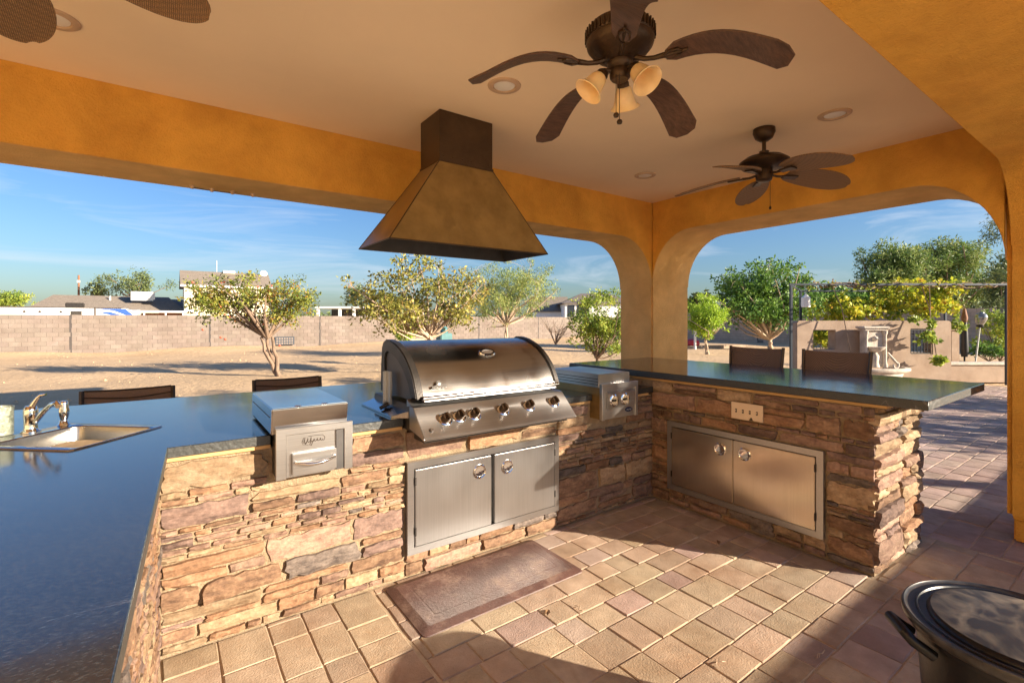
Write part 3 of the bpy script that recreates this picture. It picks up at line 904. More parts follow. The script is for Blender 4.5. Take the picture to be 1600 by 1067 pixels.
MY, BX = 2.735, 3.485
ZM, ZB = 0.975, 1.11      # slab tops
def counter_main():
    t = thing('stone_counter', 'long stone faced counter under the grill turning along the left edge, dark granite top', 'counter', (1.5, 3.2, 0))
    # mortar core (the appliances' recesses cut its top)
    MB().box(-0.03, 3.49, MY + 0.004, 4.2, 0, 0.69).build('core', M['mortar'], t)
    segs = [(-0.03, 0.45), (0.80, 1.18), (2.27, 2.74), (3.12, 3.49)]
    for a, b2 in segs:
        MB().box(a, b2, MY + 0.004, 4.2, 0.691, 0.905).build('core', M['mortar'], t)
    for a, b2 in ((0.45, 0.80), (1.18, 2.27), (2.74, 3.12)):
        MB().box(a, b2, MY + 0.004, 2.85, 0.691, 0.87 if a != 0.45 else 0.80).build('core', M['mortar'], t)
        MB().box(a, b2, 3.36, 4.2, 0.691, 0.905).build('core', M['mortar'], t)
    n = stones(t, (0, MY, 0), (1, 0, 0), (0, -1, 0), [(-0.03, 1.163, 0.012, 0.69), (1.163, 2.373, 0.012, 0.138), (1.163, 2.373, 0.712, 0.875),
               (2.373, 3.49, 0.012, 0.69), (-0.03, 0.42, 0.69, 0.895), (0.83, 1.163, 0.69, 0.895), (2.373, 2.70, 0.69, 0.895), (3.15, 3.49, 0.69, 0.895)], 4)
    # left return running back beside the viewpoint
    MB().hexa([(-1.0, -1.2, 0), (-0.205, -1.2, 0), (-0.036, MY + 0.003, 0), (-1.0, MY + 0.003, 0)], [(-1.0, -1.2, 0.905), (-0.205, -1.2, 0.905), (-0.036, MY + 0.003, 0.905), (-1.0, MY + 0.003, 0.905)]).build('core', M['mortar'], t)
    MB().box(-1.0, -0.036, MY + 0.005, 4.2, 0, 0.905).build('core', M['mortar'], t)
    dv = Vector((-0.169, -3.935, 0)).normalized()
    nn = Vector((-dv.y, dv.x, 0)); nn = nn if nn.x > 0 else -nn
    n += stones(t, (-0.034, MY, 0), dv, nn, [(0, 1.9, 0.012, 0.895)], 9, depth=(0.004, 0.014), joined=True)
    # plywood strip under the slab
    for a, b2 in ((-0.005, 0.428), (0.83, 1.14), (2.30, 2.71), (3.15, 3.42)):
        MB().box(a, b2, 2.716, 2.78, 0.906, 0.924).build('plywood_strip', M['plywood'], t)
    # the granite top: one L shaped slab with notches for the appliances and a hole for the sink
    hole = [Vector((-0.345, 2.915, 0)), Vector((-0.05, 3.262, 0)), Vector((-0.448, 3.60, 0)), Vector((-0.745, 3.26, 0))]
    outer = [(-1.15, -1.2), (-0.165, -1.2), (0.0, 2.705), (0.428, 2.705), (0.428, 3.32), (0.812, 3.32), (0.812, 2.705), (1.145, 2.705), (1.145, 3.30), (2.30, 3.30), (2.30, 2.705),
             (2.72, 2.705), (2.72, 3.32), (3.135, 3.32), (3.135, 2.705), (3.49, 2.705), (4.30, 3.76), (4.30, 4.42), (-1.15, 4.42)]
    outer[15:17] = [(3.47, 2.705), (3.47, 3.72), (4.30, 3.77)]
    ov = [Vector((a, b2, 0)) for a, b2 in outer]
    tr = tessellate_polygon([ov, hole[::-1]])
    allv = ov + hole[::-1]
    no, nh = len(ov), 4
    top = [(p.x, p.y, ZM) for p in allv]; bot = [(p.x, p.y, ZM - 0.05) for p in allv]
    nA = len(allv)
    fs = [tuple(x) for x in tr] + [tuple(i + nA for i in x[::-1]) for x in tr]
    me = MB().add(top + bot, fs)
    ed = MB()
    for ring in (list(range(no)), list(range(no, no + nh))):
        for a, b2 in zip(ring, ring[1:] + ring[:1]):
            me.f.append((a, b2, b2 + nA, a + nA))
    o = me.build('granite_top', M['granite'], t, bevel=0.003, seg=1)
    o.data.materials.append(M['granite_edge'])
    for p in o.data.polygons:
        if abs(p.normal.z) < 0.3: p.material_index = 1
    return t
counter_main()

def counter_bar():
    t = thing('stone_bar', 'raised stone bar on the right with overhanging dark granite top and open end', 'bar counter', (3.9, 2.3, 0))
    MB().box(BX + 0.004, 4.31, 1.085, 3.74, 0, 1.03).build('core', M['mortar'], t)
    y0 = 1.08
    # bar face looks to -X: lay u along -Y from the inner corner
    stones(t, (BX, 2.73, 0), (0, -1, 0), (-1, 0, 0), [(0, 0.185, 0.012, 0.715), (1.385, 1.655, 0.012, 0.715), (0.185, 1.385, 0.012, 0.128), (0.0, 1.655, 0.715, 1.028)], 23, weights=[0.25, 0.17, 0.1, 0.2, 0.09, 0.19])
    stones(t, (BX, y0 + 0.003, 0), (1, 0, 0), (0, -1, 0), [(-0.012, 0.83, 0.012, 1.035)], 31, depth=(0.008, 0.055), rough=0.009, hs=(0.05, 0.07, 0.09, 0.12, 0.15))
    stones(t, (BX, 3.74, 0), (0, -1, 0), (-1, 0, 0), [(0.0, 0.9, 0.98, 1.03)], 33)
    MB().box(3.475, 3.56, 1.02, 3.72, 1.031, 1.0535).build('plywood_strip', M['plywood'], t)
    MB().box(3.5605, 4.40, 1.02, 1.10, 1.031, 1.0535).build('plywood_strip', M['plywood'], t)
    top = MB().box(3.425, 4.73, 0.815, 3.745, ZB - 0.055, ZB).build('granite_top', M['granite'], t, bevel=0.004, seg=1)
    top.data.materials.append(M['granite_edge'])
    for p in top.data.polygons:
        if abs(p.normal.z) < 0.3: p.material_index = 1
counter_bar()

# ================================================================== STEEL DOORS
def access_doors(label, plane, a0, a1, z0, z1, gapc, hx, left_ajar=False):
    """double access doors; plane 'main' faces -Y, 'bar' faces -X. (a, d, z) -> world: a along the wall left to right, d out of it"""
    if plane == 'main':
        T = lambda a, d, z: (a, MY - d, z)
        loc = ((a0 + a1) / 2, MY, z0)
    else:
        T = lambda a, d, z: (BX - d, -a, z)
        loc = (BX, -(a0 + a1) / 2, z0)
    t = thing('cabinet_doors', label, 'cabinet doors', loc, group=None)
    def bx(a, b2, d0, d1, za, zb, name, m, par=t, bev=0.002):
        lo = [T(a, d0, za), T(b2, d0, za), T(b2, d1, za), T(a, d1, za)]
        hi = [T(a, d0, zb), T(b2, d0, zb), T(b2, d1, zb), T(a, d1, zb)]
        return MB().hexa(lo, hi).build(name, m, par, bevel=bev, seg=2)
    fw = 0.042
    # frame as one mitred ring
    mb = MB()
    for (p, q, r, s_) in ((a0, a1, z1 - fw, z1), (a0, a1, z0, z0 + fw)):
        mb.hexa([T(p, 0.0, r), T(q, 0.0, r), T(q, 0.036, r), T(p, 0.036, r)], [T(p, 0, s_), T(q, 0, s_), T(q, 0.036, s_), T(p, 0.036, s_)])
    for (p, q) in ((a0, a0 + fw), (a1 - fw, a1)):
        mb.hexa([T(p, 0.0, z0 + fw), T(q, 0.0, z0 + fw), T(q, 0.036, z0 + fw), T(p, 0.036, z0 + fw)], [T(p, 0, z1 - fw), T(q, 0, z1 - fw), T(q, 0.036, z1 - fw), T(p, 0.036, z1 - fw)])
    mb.build('frame', M['steel'], t)
    bx(a0 + fw, a1 - fw, -0.02, 0.0, z0 + fw, z1 - fw, 'recess', M['gap'], bev=0)
    mid = gapc
    g = 0.012 if left_ajar else 0.002
    for k, (p, q) in enumerate(((a0 + fw + 0.005, mid - g), (mid + g, a1 - fw - 0.005))):
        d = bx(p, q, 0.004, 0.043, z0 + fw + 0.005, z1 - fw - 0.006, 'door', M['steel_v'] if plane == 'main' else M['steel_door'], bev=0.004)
        hc = hx[k]
        # round recessed pull: ring, dished bowl
        cx, cz = hc
        ringv = MB()
        nseg = 28
        def circ(r, dd):
            return [T(cx + r * math.cos(2 * PI * j / nseg), dd, cz + r * math.sin(2 * PI * j / nseg)) for j in range(nseg)]
        def loft(rows, close=True):
            m_ = MB(); m_.v = [x for row in rows for x in row]
            for i in range(len(rows) - 1):
                for j in range(nseg):
                    m_.f.append((i * nseg + j, i * nseg + (j + 1) % nseg, (i + 1) * nseg + (j + 1) % nseg, (i + 1) * nseg + j))
            return m_
        h_ = loft([circ(0.047, 0.043), circ(0.047, 0.049), circ(0.043, 0.052), circ(0.038, 0.049), circ(0.037, 0.046)])
        h_.build('pull_ring', M['chrome'], d, smooth=True)
        h2 = loft([circ(0.0368, 0.0455), circ(0.030, 0.0442), circ(0.018, 0.0436), circ(0.002, 0.0434)])
        h2.build('pull_bowl', M['chrome'], d, smooth=True)
        # half moon finger lip in the pull
        arcp = [T(cx + 0.034 * math.cos(R_(a)), 0.047, cz + 0.034 * math.sin(R_(a))) for a in range(200, 341, 14)]
        MB().add(arcp + [T(cx + 0.030 * math.cos(R_(a)), 0.0535, cz - 0.004 + 0.024 * math.sin(R_(a))) for a in range(200, 341, 14)],
                 [(i, i + 1, i + 1 + len(arcp), i + len(arcp)) for i in range(len(arcp) - 1)]).build('pull_lip', M['steel'], d)
        hxp = p if k == 0 else q
        for hz in (z0 + fw + 0.07, z1 - fw - 0.10):
            s0 = -0.004 if k == 0 else -0.002
            bx(hxp - 0.004, hxp + 0.006, 0.0435, 0.047, hz, hz + 0.05, 'hinge', M['dark_steel'], d, bev=0.0008)
    return t
access_doors('wide steel double doors under the grill, left leaf slightly dusty, sunlit', 'main', 1.168, 2.367, 0.145, 0.703, 1.776, [(1.669, 0.565), (1.892, 0.557)], True)
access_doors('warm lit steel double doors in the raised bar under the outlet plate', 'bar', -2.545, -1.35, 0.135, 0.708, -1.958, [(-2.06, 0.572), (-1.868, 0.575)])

# outlet / switch plate on the bar face, a corner notch broken for a cable
def outlet():
    t = thing('outlet_plate', 'almond four gang switch plate with a broken lower edge on the bar face', 'switch plate', (BX - 0.03, 1.855, 0.887))
    Y = lambda a: 1.972 - a
    poly = [(0, 0.826), (0.132, 0.826), (0.142, 0.846), (0.152, 0.853), (0.165, 0.83), (0.235, 0.828), (0.235, 0.948), (0, 0.948)]
    MB().prism([(Y(a), z) for a, z in poly], BX - 0.040, BX - 0.030, 'x').build('plate', M['plate'], t, bevel=0.002)
    for k in range(4):
        a = 0.038 + k * 0.052
        MB().box(BX - 0.0425, BX - 0.0402, Y(a) - 0.006, Y(a) + 0.006, 0.874, 0.9).build('switch_slot', M['slot'], t)
        MB().box(BX - 0.052, BX - 0.0405, Y(a) - 0.0035, Y(a) + 0.0035, 0.885, 0.893).build('toggle', M['plate'], t, bevel=0.001)
    MB().box(BX - 0.0298, BX - 0.012, 1.80, 1.845, 0.828, 0.86).build('box_gap', M['slot'], t)
outlet()

# ================================================================== GRILL
def grill():
    t = thing('gas_grill', 'large built-in stainless gas grill with closed domed lid and six knobs', 'grill', (1.73, 2.9, 0.93))
    X0, X1 = 1.135, 2.262
    # body under the lid
    MB().box(X0 + 0.03, X1 - 0.01, 2.60, 3.26, 0.90, 1.055).build('body', M['grey_steel'], t, bevel=0.004)
    # flange lying on the granite, left side
    MB().hexa([(X0 - 0.055, 2.74, ZM + 0.001), (X0 + 0.06, 2.66, ZM + 0.001), (X0 + 0.06, 3.28, ZM + 0.001), (X0 - 0.055, 3.28, ZM + 0.001)],
              [(X0 - 0.055, 2.74, ZM + 0.012), (X0 + 0.06, 2.66, ZM + 0.05), (X0 + 0.06, 3.28, ZM + 0.05), (X0 - 0.055, 3.28, ZM + 0.012)]).build('side_flange', M['steel_top'], t, bevel=0.002)
    MB().box(X1 - 0.01, X1 + 0.05, 2.70, 3.28, ZM + 0.001, ZM + 0.02).build('side_flange', M['steel_top'], t, bevel=0.002)
    # control panel: leaning face with rolled lower lip
    prof = [(2.60, 1.062), (2.545, 1.058), (2.41, 0.922), (2.398, 0.908), (2.40, 0.896), (2.415, 0.893), (2.44, 0.905), (2.60, 0.93)]
    MB().prism(prof, X0, X1, 'x').build('control_panel', M['steel'], t, bevel=0.003)
    MB().prism([(2.545, 1.063), (2.60, 1.067), (2.66, 1.095), (2.66, 1.05), (2.60, 1.0635)], X0 + 0.01, X1 - 0.01, 'x').build('drip_ledge', M['steel'], t, bevel=0.002)
    MB().box(X0 + 0.03, X1 - 0.03, 2.46, 2.60, 0.872, 0.90).build('underpan', M['dark_steel'], t)
    # knobs
    a = math.atan2(1.058 - 0.922, 2.545 - 2.41)   # panel slope
    nrm = Vector((0, -math.sin(a), math.cos(a))); up = Vector((0, math.cos(a), math.sin(a)))
    mtx = Matrix((Vector((1, 0, 0)), up, nrm)).transposed().to_4x4()
    def on_panel(x, s):
        return Vector((x, 2.41 + (2.545 - 2.41) * s, 0.922 + (1.058 - 0.922) * s))
    for x, s in ((1.300, .46), (1.395, .50), (1.498, .50), (1.71, .53), (1.917, .55), (2.13, .57)):
        c = on_panel(x, s)
        k = MB().lathe([(0.040, 0.001), (0.042, 0.006), (0.037, 0.010), (0.029, 0.011)], 28, tuple(c), mtx.to_3x3()).build('knob', M['chrome'], t, smooth=True)
        MB().lathe([(0.028, 0.011), (0.028, 0.036), (0.024, 0.042), (0.012, 0.044), (0.0, 0.044)], 24, tuple(c), mtx.to_3x3()).build('knob_cap', M['fan_metal'], k, smooth=True)
        g = MB()
        R3 = mtx.to_3x3()
        vs = [R3 @ Vector(p) + c for p in [(-0.007, -0.034, 0.040), (0.007, -0.034, 0.040), (0.009, 0.022, 0.040), (-0.009, 0.022, 0.040),
                                            (-0.005, -0.032, 0.062), (0.005, -0.032, 0.062), (0.006, 0.018, 0.055), (-0.006, 0.018, 0.055)]]
        g.hexa(vs[:4], vs[4:]); g.build('knob_grip', M['fan_metal'], k, bevel=0.002)
    c = on_panel(1.195, 0.17)
    MB().lathe([(0.012, 0.001), (0.012, 0.007), (0.009, 0.010), (0.0, 0.010)], 18, tuple(c), mtx.to_3x3()).build('ignition_button', M['slot'], t, smooth=True)
    # lid: rolled steel skin between two cast end caps
    def prof_lid(off=0.0):
        ctrl = [(2.590, 1.098), (2.612, 1.150), (2.640, 1.205), (2.672, 1.248), (2.715, 1.292), (2.77, 1.335), (2.84, 1.374), (2.92, 1.403), (3.0, 1.419), (3.06, 1.421), (3.10, 1.405), (3.125, 1.37), (3.14, 1.25), (3.145, 1.08)]
        out = []
        cx, cz = 2.93, 1.12
        for y, z in ctrl:
            d = Vector((y - cx, z - cz)); l = d.length
            d = d / l * (l + off)
            out.append((cx + d.x, cz + d.y))
        return out
    p0 = prof_lid(0.0); p1 = prof_lid(-0.012)
    skin = MB().prism(p0 + p1[::-1], X0 + 0.085, X1 - 0.03, 'x').build('lid', M['steel_hood'], t, smooth=True)
    # chrome lip bar along the front edge
    MB().tube([(X0 + 0.07, 2.570, 1.102), (X1 - 0.02, 2.570, 1.108)], 0.014, 12).build('lid_handle', M['chrome'], t, smooth=True)
    MB().prism([(2.572, 1.082), (2.600, 1.078), (2.603, 1.122), (2.588, 1.124)], X0 + 0.085, X1 - 0.03, 'x').build('lid_lip', M['steel'], t, bevel=0.002)
    # end caps
    q0 = prof_lid(0.012)
    for xa, xb in ((X0 + 0.035, X0 + 0.085), (X1 - 0.03, X1 + 0.012)):
        inner = prof_lid(-0.075)
        MB().prism(q0 + inner[::-1], xa, xb, 'x').build('end_cap', M['dark_steel'], t, bevel=0.006)
        xm = xa + 0.012 if xa < 1.5 else xb - 0.014
        MB().prism(inner + [(3.07, 1.08), (2.68, 1.08)], xm, xm + 0.004, 'x').build('side_plate', M['grey_steel'], t)
    # rotisserie bracket standing on the left flange
    MB().box(X0 + 0.002, X0 + 0.016, 2.90, 2.97, ZM + 0.05, 1.235).build('bracket', M['steel'], t, bevel=0.002)
    MB().box(X0 - 0.022, X0 + 0.0015, 2.955, 2.963, ZM + 0.03, 1.235).build('bracket', M['steel'], t, bevel=0.002)
    MB().tube([(X0 - 0.05, 2.935, ZM + 0.03), (X0 + 0.02, 2.935, ZM + 0.06)], 0.012, 10).build('spit_pin', M['dark_steel'], t, smooth=True)
    # temperature gauge: oval chrome bezel with dark dial
    c = Vector((1.775, 2.768, 1.336)); nn = Vector((0, -0.66, 0.75)).normalized(); uu = Vector((0, 0.75, 0.66)).normalized()
    def oval(rx, ry, h, n=32):
        return [tuple(c + Vector((1, 0, 0)) * (rx * math.cos(2 * PI * j / n)) + uu * (ry * math.sin(2 * PI * j / n)) + nn * h) for j in range(n)]
    def loft(rows, n=32, cap=False):
        m_ = MB(); m_.v = [x for r in rows for x in r]
        for i in range(len(rows) - 1):
            for j in range(n):
                m_.f.append((i * n + j, i * n + (j + 1) % n, (i + 1) * n + (j + 1) % n, (i + 1) * n + j))
        if cap: m_.f.append(tuple((len(rows) - 1) * n + j for j in range(n)))
        return m_
    g = loft([oval(.062, .030, -0.004), oval(.066, .033, 0.004), oval(.060, .029, 0.012), oval(.047, .020, 0.012), oval(.045, .019, 0.006)]).build('temperature_gauge', M['chrome'], t, smooth=True)
    loft([oval(.0448, .0188, 0.0055), oval(.030, .012, 0.0065), oval(.002, .001, 0.007)], cap=True).build('dial', M['slot'], g, smooth=True)
    # badge on the lid, lower left: flat bar with a round boss
    c = Vector((1.328, 2.604, 1.162)); uu = Vector((0, 0.42, 0.90)).normalized(); nn = Vector((0, -0.9, 0.42)).normalized()
    def bp(x, s, h): return tuple(c + Vector((x, 0, 0)) + uu * s + nn * h)
    pts = [(-0.05, -0.012), (0.045, -0.012), (0.052, -0.002), (0.044, 0.008), (0.022, 0.008), (0.014, 0.026), (0, 0.033), (-0.014, 0.026), (-0.022, 0.004), (-0.05, 0.002)]
    m_ = MB(); m_.v = [bp(x, s, 0.0) for x, s in pts] + [bp(x, s, 0.008) for x, s in pts]
    n = len(pts)
    tri = tessellate_polygon([[Vector((x, s, 0)) for x, s in pts]])
    m_.f = [tuple(i + n for i in q) for q in tri] + [(i, (i + 1) % n, (i + 1) % n + n, i + n) for i in range(n)]
    bd = m_.build('badge', M['dark_steel'], t)
    m_ = MB(); m_.v = [bp(0.009 * math.cos(2 * PI * j / 16), 0.010 + 0.009 * math.sin(2 * PI * j / 16), 0.009) for j in range(16)]; m_.f = [tuple(range(16))]
    m_.build('badge_emblem', M['steel'], bd)
grill()

# ------------------------------------------------------------------ two small drop-in units
def dropin(name, label, cat, x0, dx_lid, front, kind):
    """x0: left of the front frame, 0.375 wide"""
    x1 = x0 + (0.376 if kind == 'drawer' else 0.42)
    t = thing(name, label, cat, ((x0 + x1) / 2, 2.9, 0.77))
    zb, zt = (0.765, 1.018) if kind == 'drawer' else (0.782, 1.062)
    F = 2.60
    sh = M['steel']
    # outer shell and the lid box
    MB().box(x0 + 0.006, x1 - 0.006, F + 0.03, 3.31, zb + 0.004, zt - 0.03).build('housing', M['grey_steel'] if kind == 'drawer' else M['bronze'], t, bevel=0.002)
    lz0, lz1 = zt - 0.0295, (1.122 if kind == 'drawer' else 1.137)
    lx0, lx1 = (x0 - 0.018, x1 - 0.023) if kind == 'drawer' else (x0 + 0.0, x1 - 0.062)
    prof = [(F + 0.035, lz0), (F + 0.022, lz0 + 0.035), (F + 0.004, lz1 - 0.012), (F + 0.006, lz1), (3.27, lz1), (3.285, lz0)] if kind == 'drawer' else \
           [(F + 0.035, lz0), (F + 0.035, lz1), (3.22, lz1), (3.22, lz0)]
    ln = MB().prism(prof, lx0, lx1, 'x').build('lid', M['steel_top'] if kind == 'drawer' else M['steel'], t, bevel=0.005, seg=3)
    if kind == 'drawer':
        # lid finger notches and seam
        for xx in (x0 + 0.105, x0 + 0.235):
            MB().lathe([(0.0, 0.004), (0.016, 0.003), (0.02, 0.0)], 16, (xx, F + 0.022, lz1 + 0.0005)).build('finger_notch', M['chrome'], ln, smooth=True)
        MB().box(lx0 - 0.0015, lx1 + 0.0015, F + 0.06, 3.24, lz1 - 0.052, lz1 - 0.047).build('lid_seam', M['dark_steel'], ln)
    else:
        for k in range(3):
            MB().box(lx0 - 0.0015, lx0 + 0.001, F + 0.045, 3.2, lz1 - 0.04 - k * 0.022, lz1 - 0.035 - k * 0.022).build('side_ridge', M['dark_steel'], ln)
    # frame ring on the front
    fr = MB()
    fl, frr = (0.048, 0.044) if kind == 'drawer' else (0.03, 0.03)
    ftop = 0.035 if kind == 'drawer' else 0.045
    fr.prism([(x0, zb), (x0 + fl, zb), (x0 + fl, zt - ftop), (x1 - frr, zt - ftop), (x1 - frr, zb), (x1, zb), (x1, zt), (x0, zt)], F, F + 0.0295, 'y')
    fr.build('frame', sh, t, bevel=0.002, seg=1)
    MB().box(x0 + fl + 0.0005, x1 - frr - 0.0005, F + 0.012, F + 0.029, zb + 0.003, zt - ftop - 0.0005).build('front_panel', M['steel'] if kind == 'drawer' else sh, t, bevel=0.001, seg=1)
    if kind == 'drawer':
        pn = MB().box(x0 + 0.074, x1 - 0.086, F - 0.008, F + 0.0118, 0.781, 0.888).build('drawer', M['steel'], t, bevel=0.003)
        MB().box(x1 - 0.086, x1 - 0.048, F + 0.002, F + 0.0118, zb + 0.006, zt - ftop - 0.002).build('side_recess', M['grey_steel'], t, bevel=0.001, seg=1)
        xa, xb = x0 + 0.088, x1 - 0.098
        pts = []
        for i in range(13):
            s = i / 12
            pts.append((xa + (xb - xa) * s, F - 0.02 - 0.022 * math.sin(PI * s), 0.845 + 0.004 * s - 0.012 * math.sin(PI * s)))
        pts = [(xa, F - 0.0085, 0.845)] + pts + [(xb, F - 0.0085, 0.849)]
        MB().tube(pts, [0.007] + [0.0065 + 0.003 * math.sin(PI * i / 12) for i in range(13)] + [0.007], 12).build('handle', M['chrome'], pn, smooth=True)
        # raised script badge in an oval outline: cursive strokes
        bz, bx0 = 0.942, x0 + 0.118
        mbs = MB()
        def stroke(ps, r=0.0016):
            mbs.tube([(bx0 + a * 0.118, F + 0.0105, bz + b2 * 0.030) for a, b2 in ps], r, 5)
        cur = []
        for i in range(90):
            s = i / 89
            amp = 0.55 if 0.12 < s < 0.2 or 0.34 < s < 0.40 else 0.30
            cur.append((0.1 + 0.8 * s + 0.03 * math.sin(s * 6 * 2 * PI + 0.8), amp * math.sin(s * 6 * 2 * PI) * (1 if s < 0.45 else 0.75)))
        stroke(cur)
        stroke([(0.06, -0.1), (0.10, 0.5), (0.17, 0.55), (0.14, 0.1), (0.10, -0.3), (0.18, -0.45), (0.24, -0.1)])
        stroke([(0.40, -0.2), (0.36, -0.75), (0.42, -0.9), (0.47, -0.4), (0.52, -0.1)])
        stroke([(0.03, 0.0), (0.08, -0.55), (0.3, -0.75)], 0.001)
        stroke([(0.30, 0.72), (0.6, 0.75), (0.9, 0.7), (0.99, 0.3), (0.97, -0.2), (0.9, -0.35)], 0.0012)
        mbs.build('script_badge', M['slot'], t)
    else:
        # raised control tray and two chrome knobs, blue oval badge
        tr = MB().prism([(F + 0.0118, 0.868), (F - 0.004, 0.872), (F - 0.012, 0.985), (F + 0.0118, 1.0)], x0 + 0.055, x1 - 0.045, 'x').build('control_tray', sh, t, bevel=0.002)
        for xx in (x0 + 0.118, x0 + 0.245):
            mt = Matrix.Rotation(R_(90), 3, 'X')
            k = MB().lathe([(0.046, 0.0), (0.047, 0.006), (0.040, 0.011), (0.030, 0.012), (0.0, 0.012)], 26, (xx, F - 0.008, 0.932), mt).build('knob', M['chrome'], tr, smooth=True)
            MB().box(xx - 0.009, xx + 0.009, F - 0.052, F - 0.0195, 0.898, 0.966).build('knob_grip', M['chrome'], tr, bevel=0.004)
            MB().box(xx - 0.034, xx + 0.034, F - 0.036, F - 0.0195, 0.924, 0.940).build('knob_grip', M['dark_steel'], tr, bevel=0.003)
        c = (x1 - 0.105, F + 0.0125, 0.838)
        n = 28
        mb = MB(); mb.v = [(c[0] + 0.044 * math.cos(2 * PI * j / n), F + 0.011, c[2] + 0.02 * math.sin(2 * PI * j / n)) for j in range(n)] + [(c[0] + 0.041 * math.cos(2 * PI * j / n), F + 0.006, c[2] + 0.018 * math.sin(2 * PI * j / n)) for j in range(n)]
        mb.f = [(j, (j + 1) % n, n + (j + 1) % n, n + j) for j in range(n)] + [tuple(range(n, 2 * n))]
        bd = mb.build('oval_badge', M['badge'], t)
        MB().tube([(c[0] - 0.03 + 0.06 * s / 8, F + 0.0045, c[2] + 0.006 * math.sin(s * 1.9)) for s in range(9)], 0.0018, 5).build('badge_script', M['galv'], bd)
dropin('warming_drawer', 'small stainless unit with drawer handle and script badge left of the grill', 'drawer unit', 0.434, 0, 2.6, 'drawer')
dropin('side_burner', 'small steel side burner with two chrome knobs and blue oval badge, right of grill', 'side burner', 2.722, 0, 2.6, 'burner')

# ================================================================== RANGE HOOD
def hood():
    t = thing('range_hood', 'dark bronze pyramid range hood with square duct hanging over the grill', 'range hood', (1.69, 3.03, 2.05))
    bx0, bx1, by0, by1, zb = 1.075, 2.302, 2.750, 3.315, 2.05
    tx0, tx1, ty0, ty1, zt = 1.485, 1.91, 2.903, 3.20, 2.635
    lo = [(bx0, by0, zb), (bx1, by0, zb), (bx1, by1, zb), (bx0, by1, zb)]
    hi = [(tx0, ty0, zt), (tx1, ty0, zt), (tx1, ty1, zt), (tx0, ty1, zt)]
    s = 0.010
    loi = [(bx0 + s, by0 + s, zb), (bx1 - s, by0 + s, zb), (bx1 - s, by1 - s, zb), (bx0 + s, by1 - s, zb)]
    hii = [(tx0 + s, ty0 + s, zt - 0.02), (tx1 - s, ty0 + s, zt - 0.02), (tx1 - s, ty1 - s, zt - 0.02), (tx0 + s, ty1 - s, zt - 0.02)]
    mb = MB().add(lo + hi, [(0, 1, 5, 4), (1, 2, 6, 5), (2, 3, 7, 6), (3, 0, 4, 7)])
    n = 4
    mb.build('canopy', M['bronze'], t)
    ins = MB().add(loi + hii, [(0, 4, 5, 1), (1, 5, 6, 2), (2, 6, 7, 3), (3, 7, 4, 0), (4, 7, 6, 5)])
    ins.build('canopy_lining', M['hood_inside'], t)
    # folded lower rim
    rim = MB()
    for a, b2, ai, bi in ((0, 1, 0, 1), (1, 2, 1, 2), (2, 3, 2, 3), (3, 0, 3, 0)):
        rim.add([lo[a], lo[b2], loi[bi], loi[ai]], [(0, 1, 2, 3)])
    rim.build('rim', M['bronze_dark'], t)
    MB().box(tx0, tx1, ty0, ty1, zt + 0.001, 2.979).build('duct', M['bronze_dark'], t, bevel=0.002)
    for a, b2 in zip(lo, hi):
        MB().tube([a, b2], 0.0035, 6).build('corner_seam', M['bronze_dark'], t, smooth=True)
    MB().tube(lo + [lo[0]], 0.004, 6).build('rim_bead', M['bronze_dark'], t, smooth=True)
    MB().box(tx0 - 0.006, tx1 + 0.006, ty0 - 0.006, ty1 + 0.006, zt - 0.006, zt + 0.012).build('duct_collar', M['bronze_dark'], t, bevel=0.002)
    for q in range(6):
        xx = tx0 + 0.03 + q * (tx1 - tx0 - 0.06) / 5
        MB().lathe([(0.0, 0.004), (0.004, 0.003), (0.005, 0.0)], 8, (xx, ty0 - 0.0005, zt + 0.035), Matrix.Rotation(R_(90), 3, 'X')).build('rivet', M['fan_metal'], t, smooth=True)
    MB().tube([(1.30, 3.02, 2.2), (2.05, 3.02, 2.2)], 0.012, 8).build('filter_rail', M['hood_inside'], t)
hood()

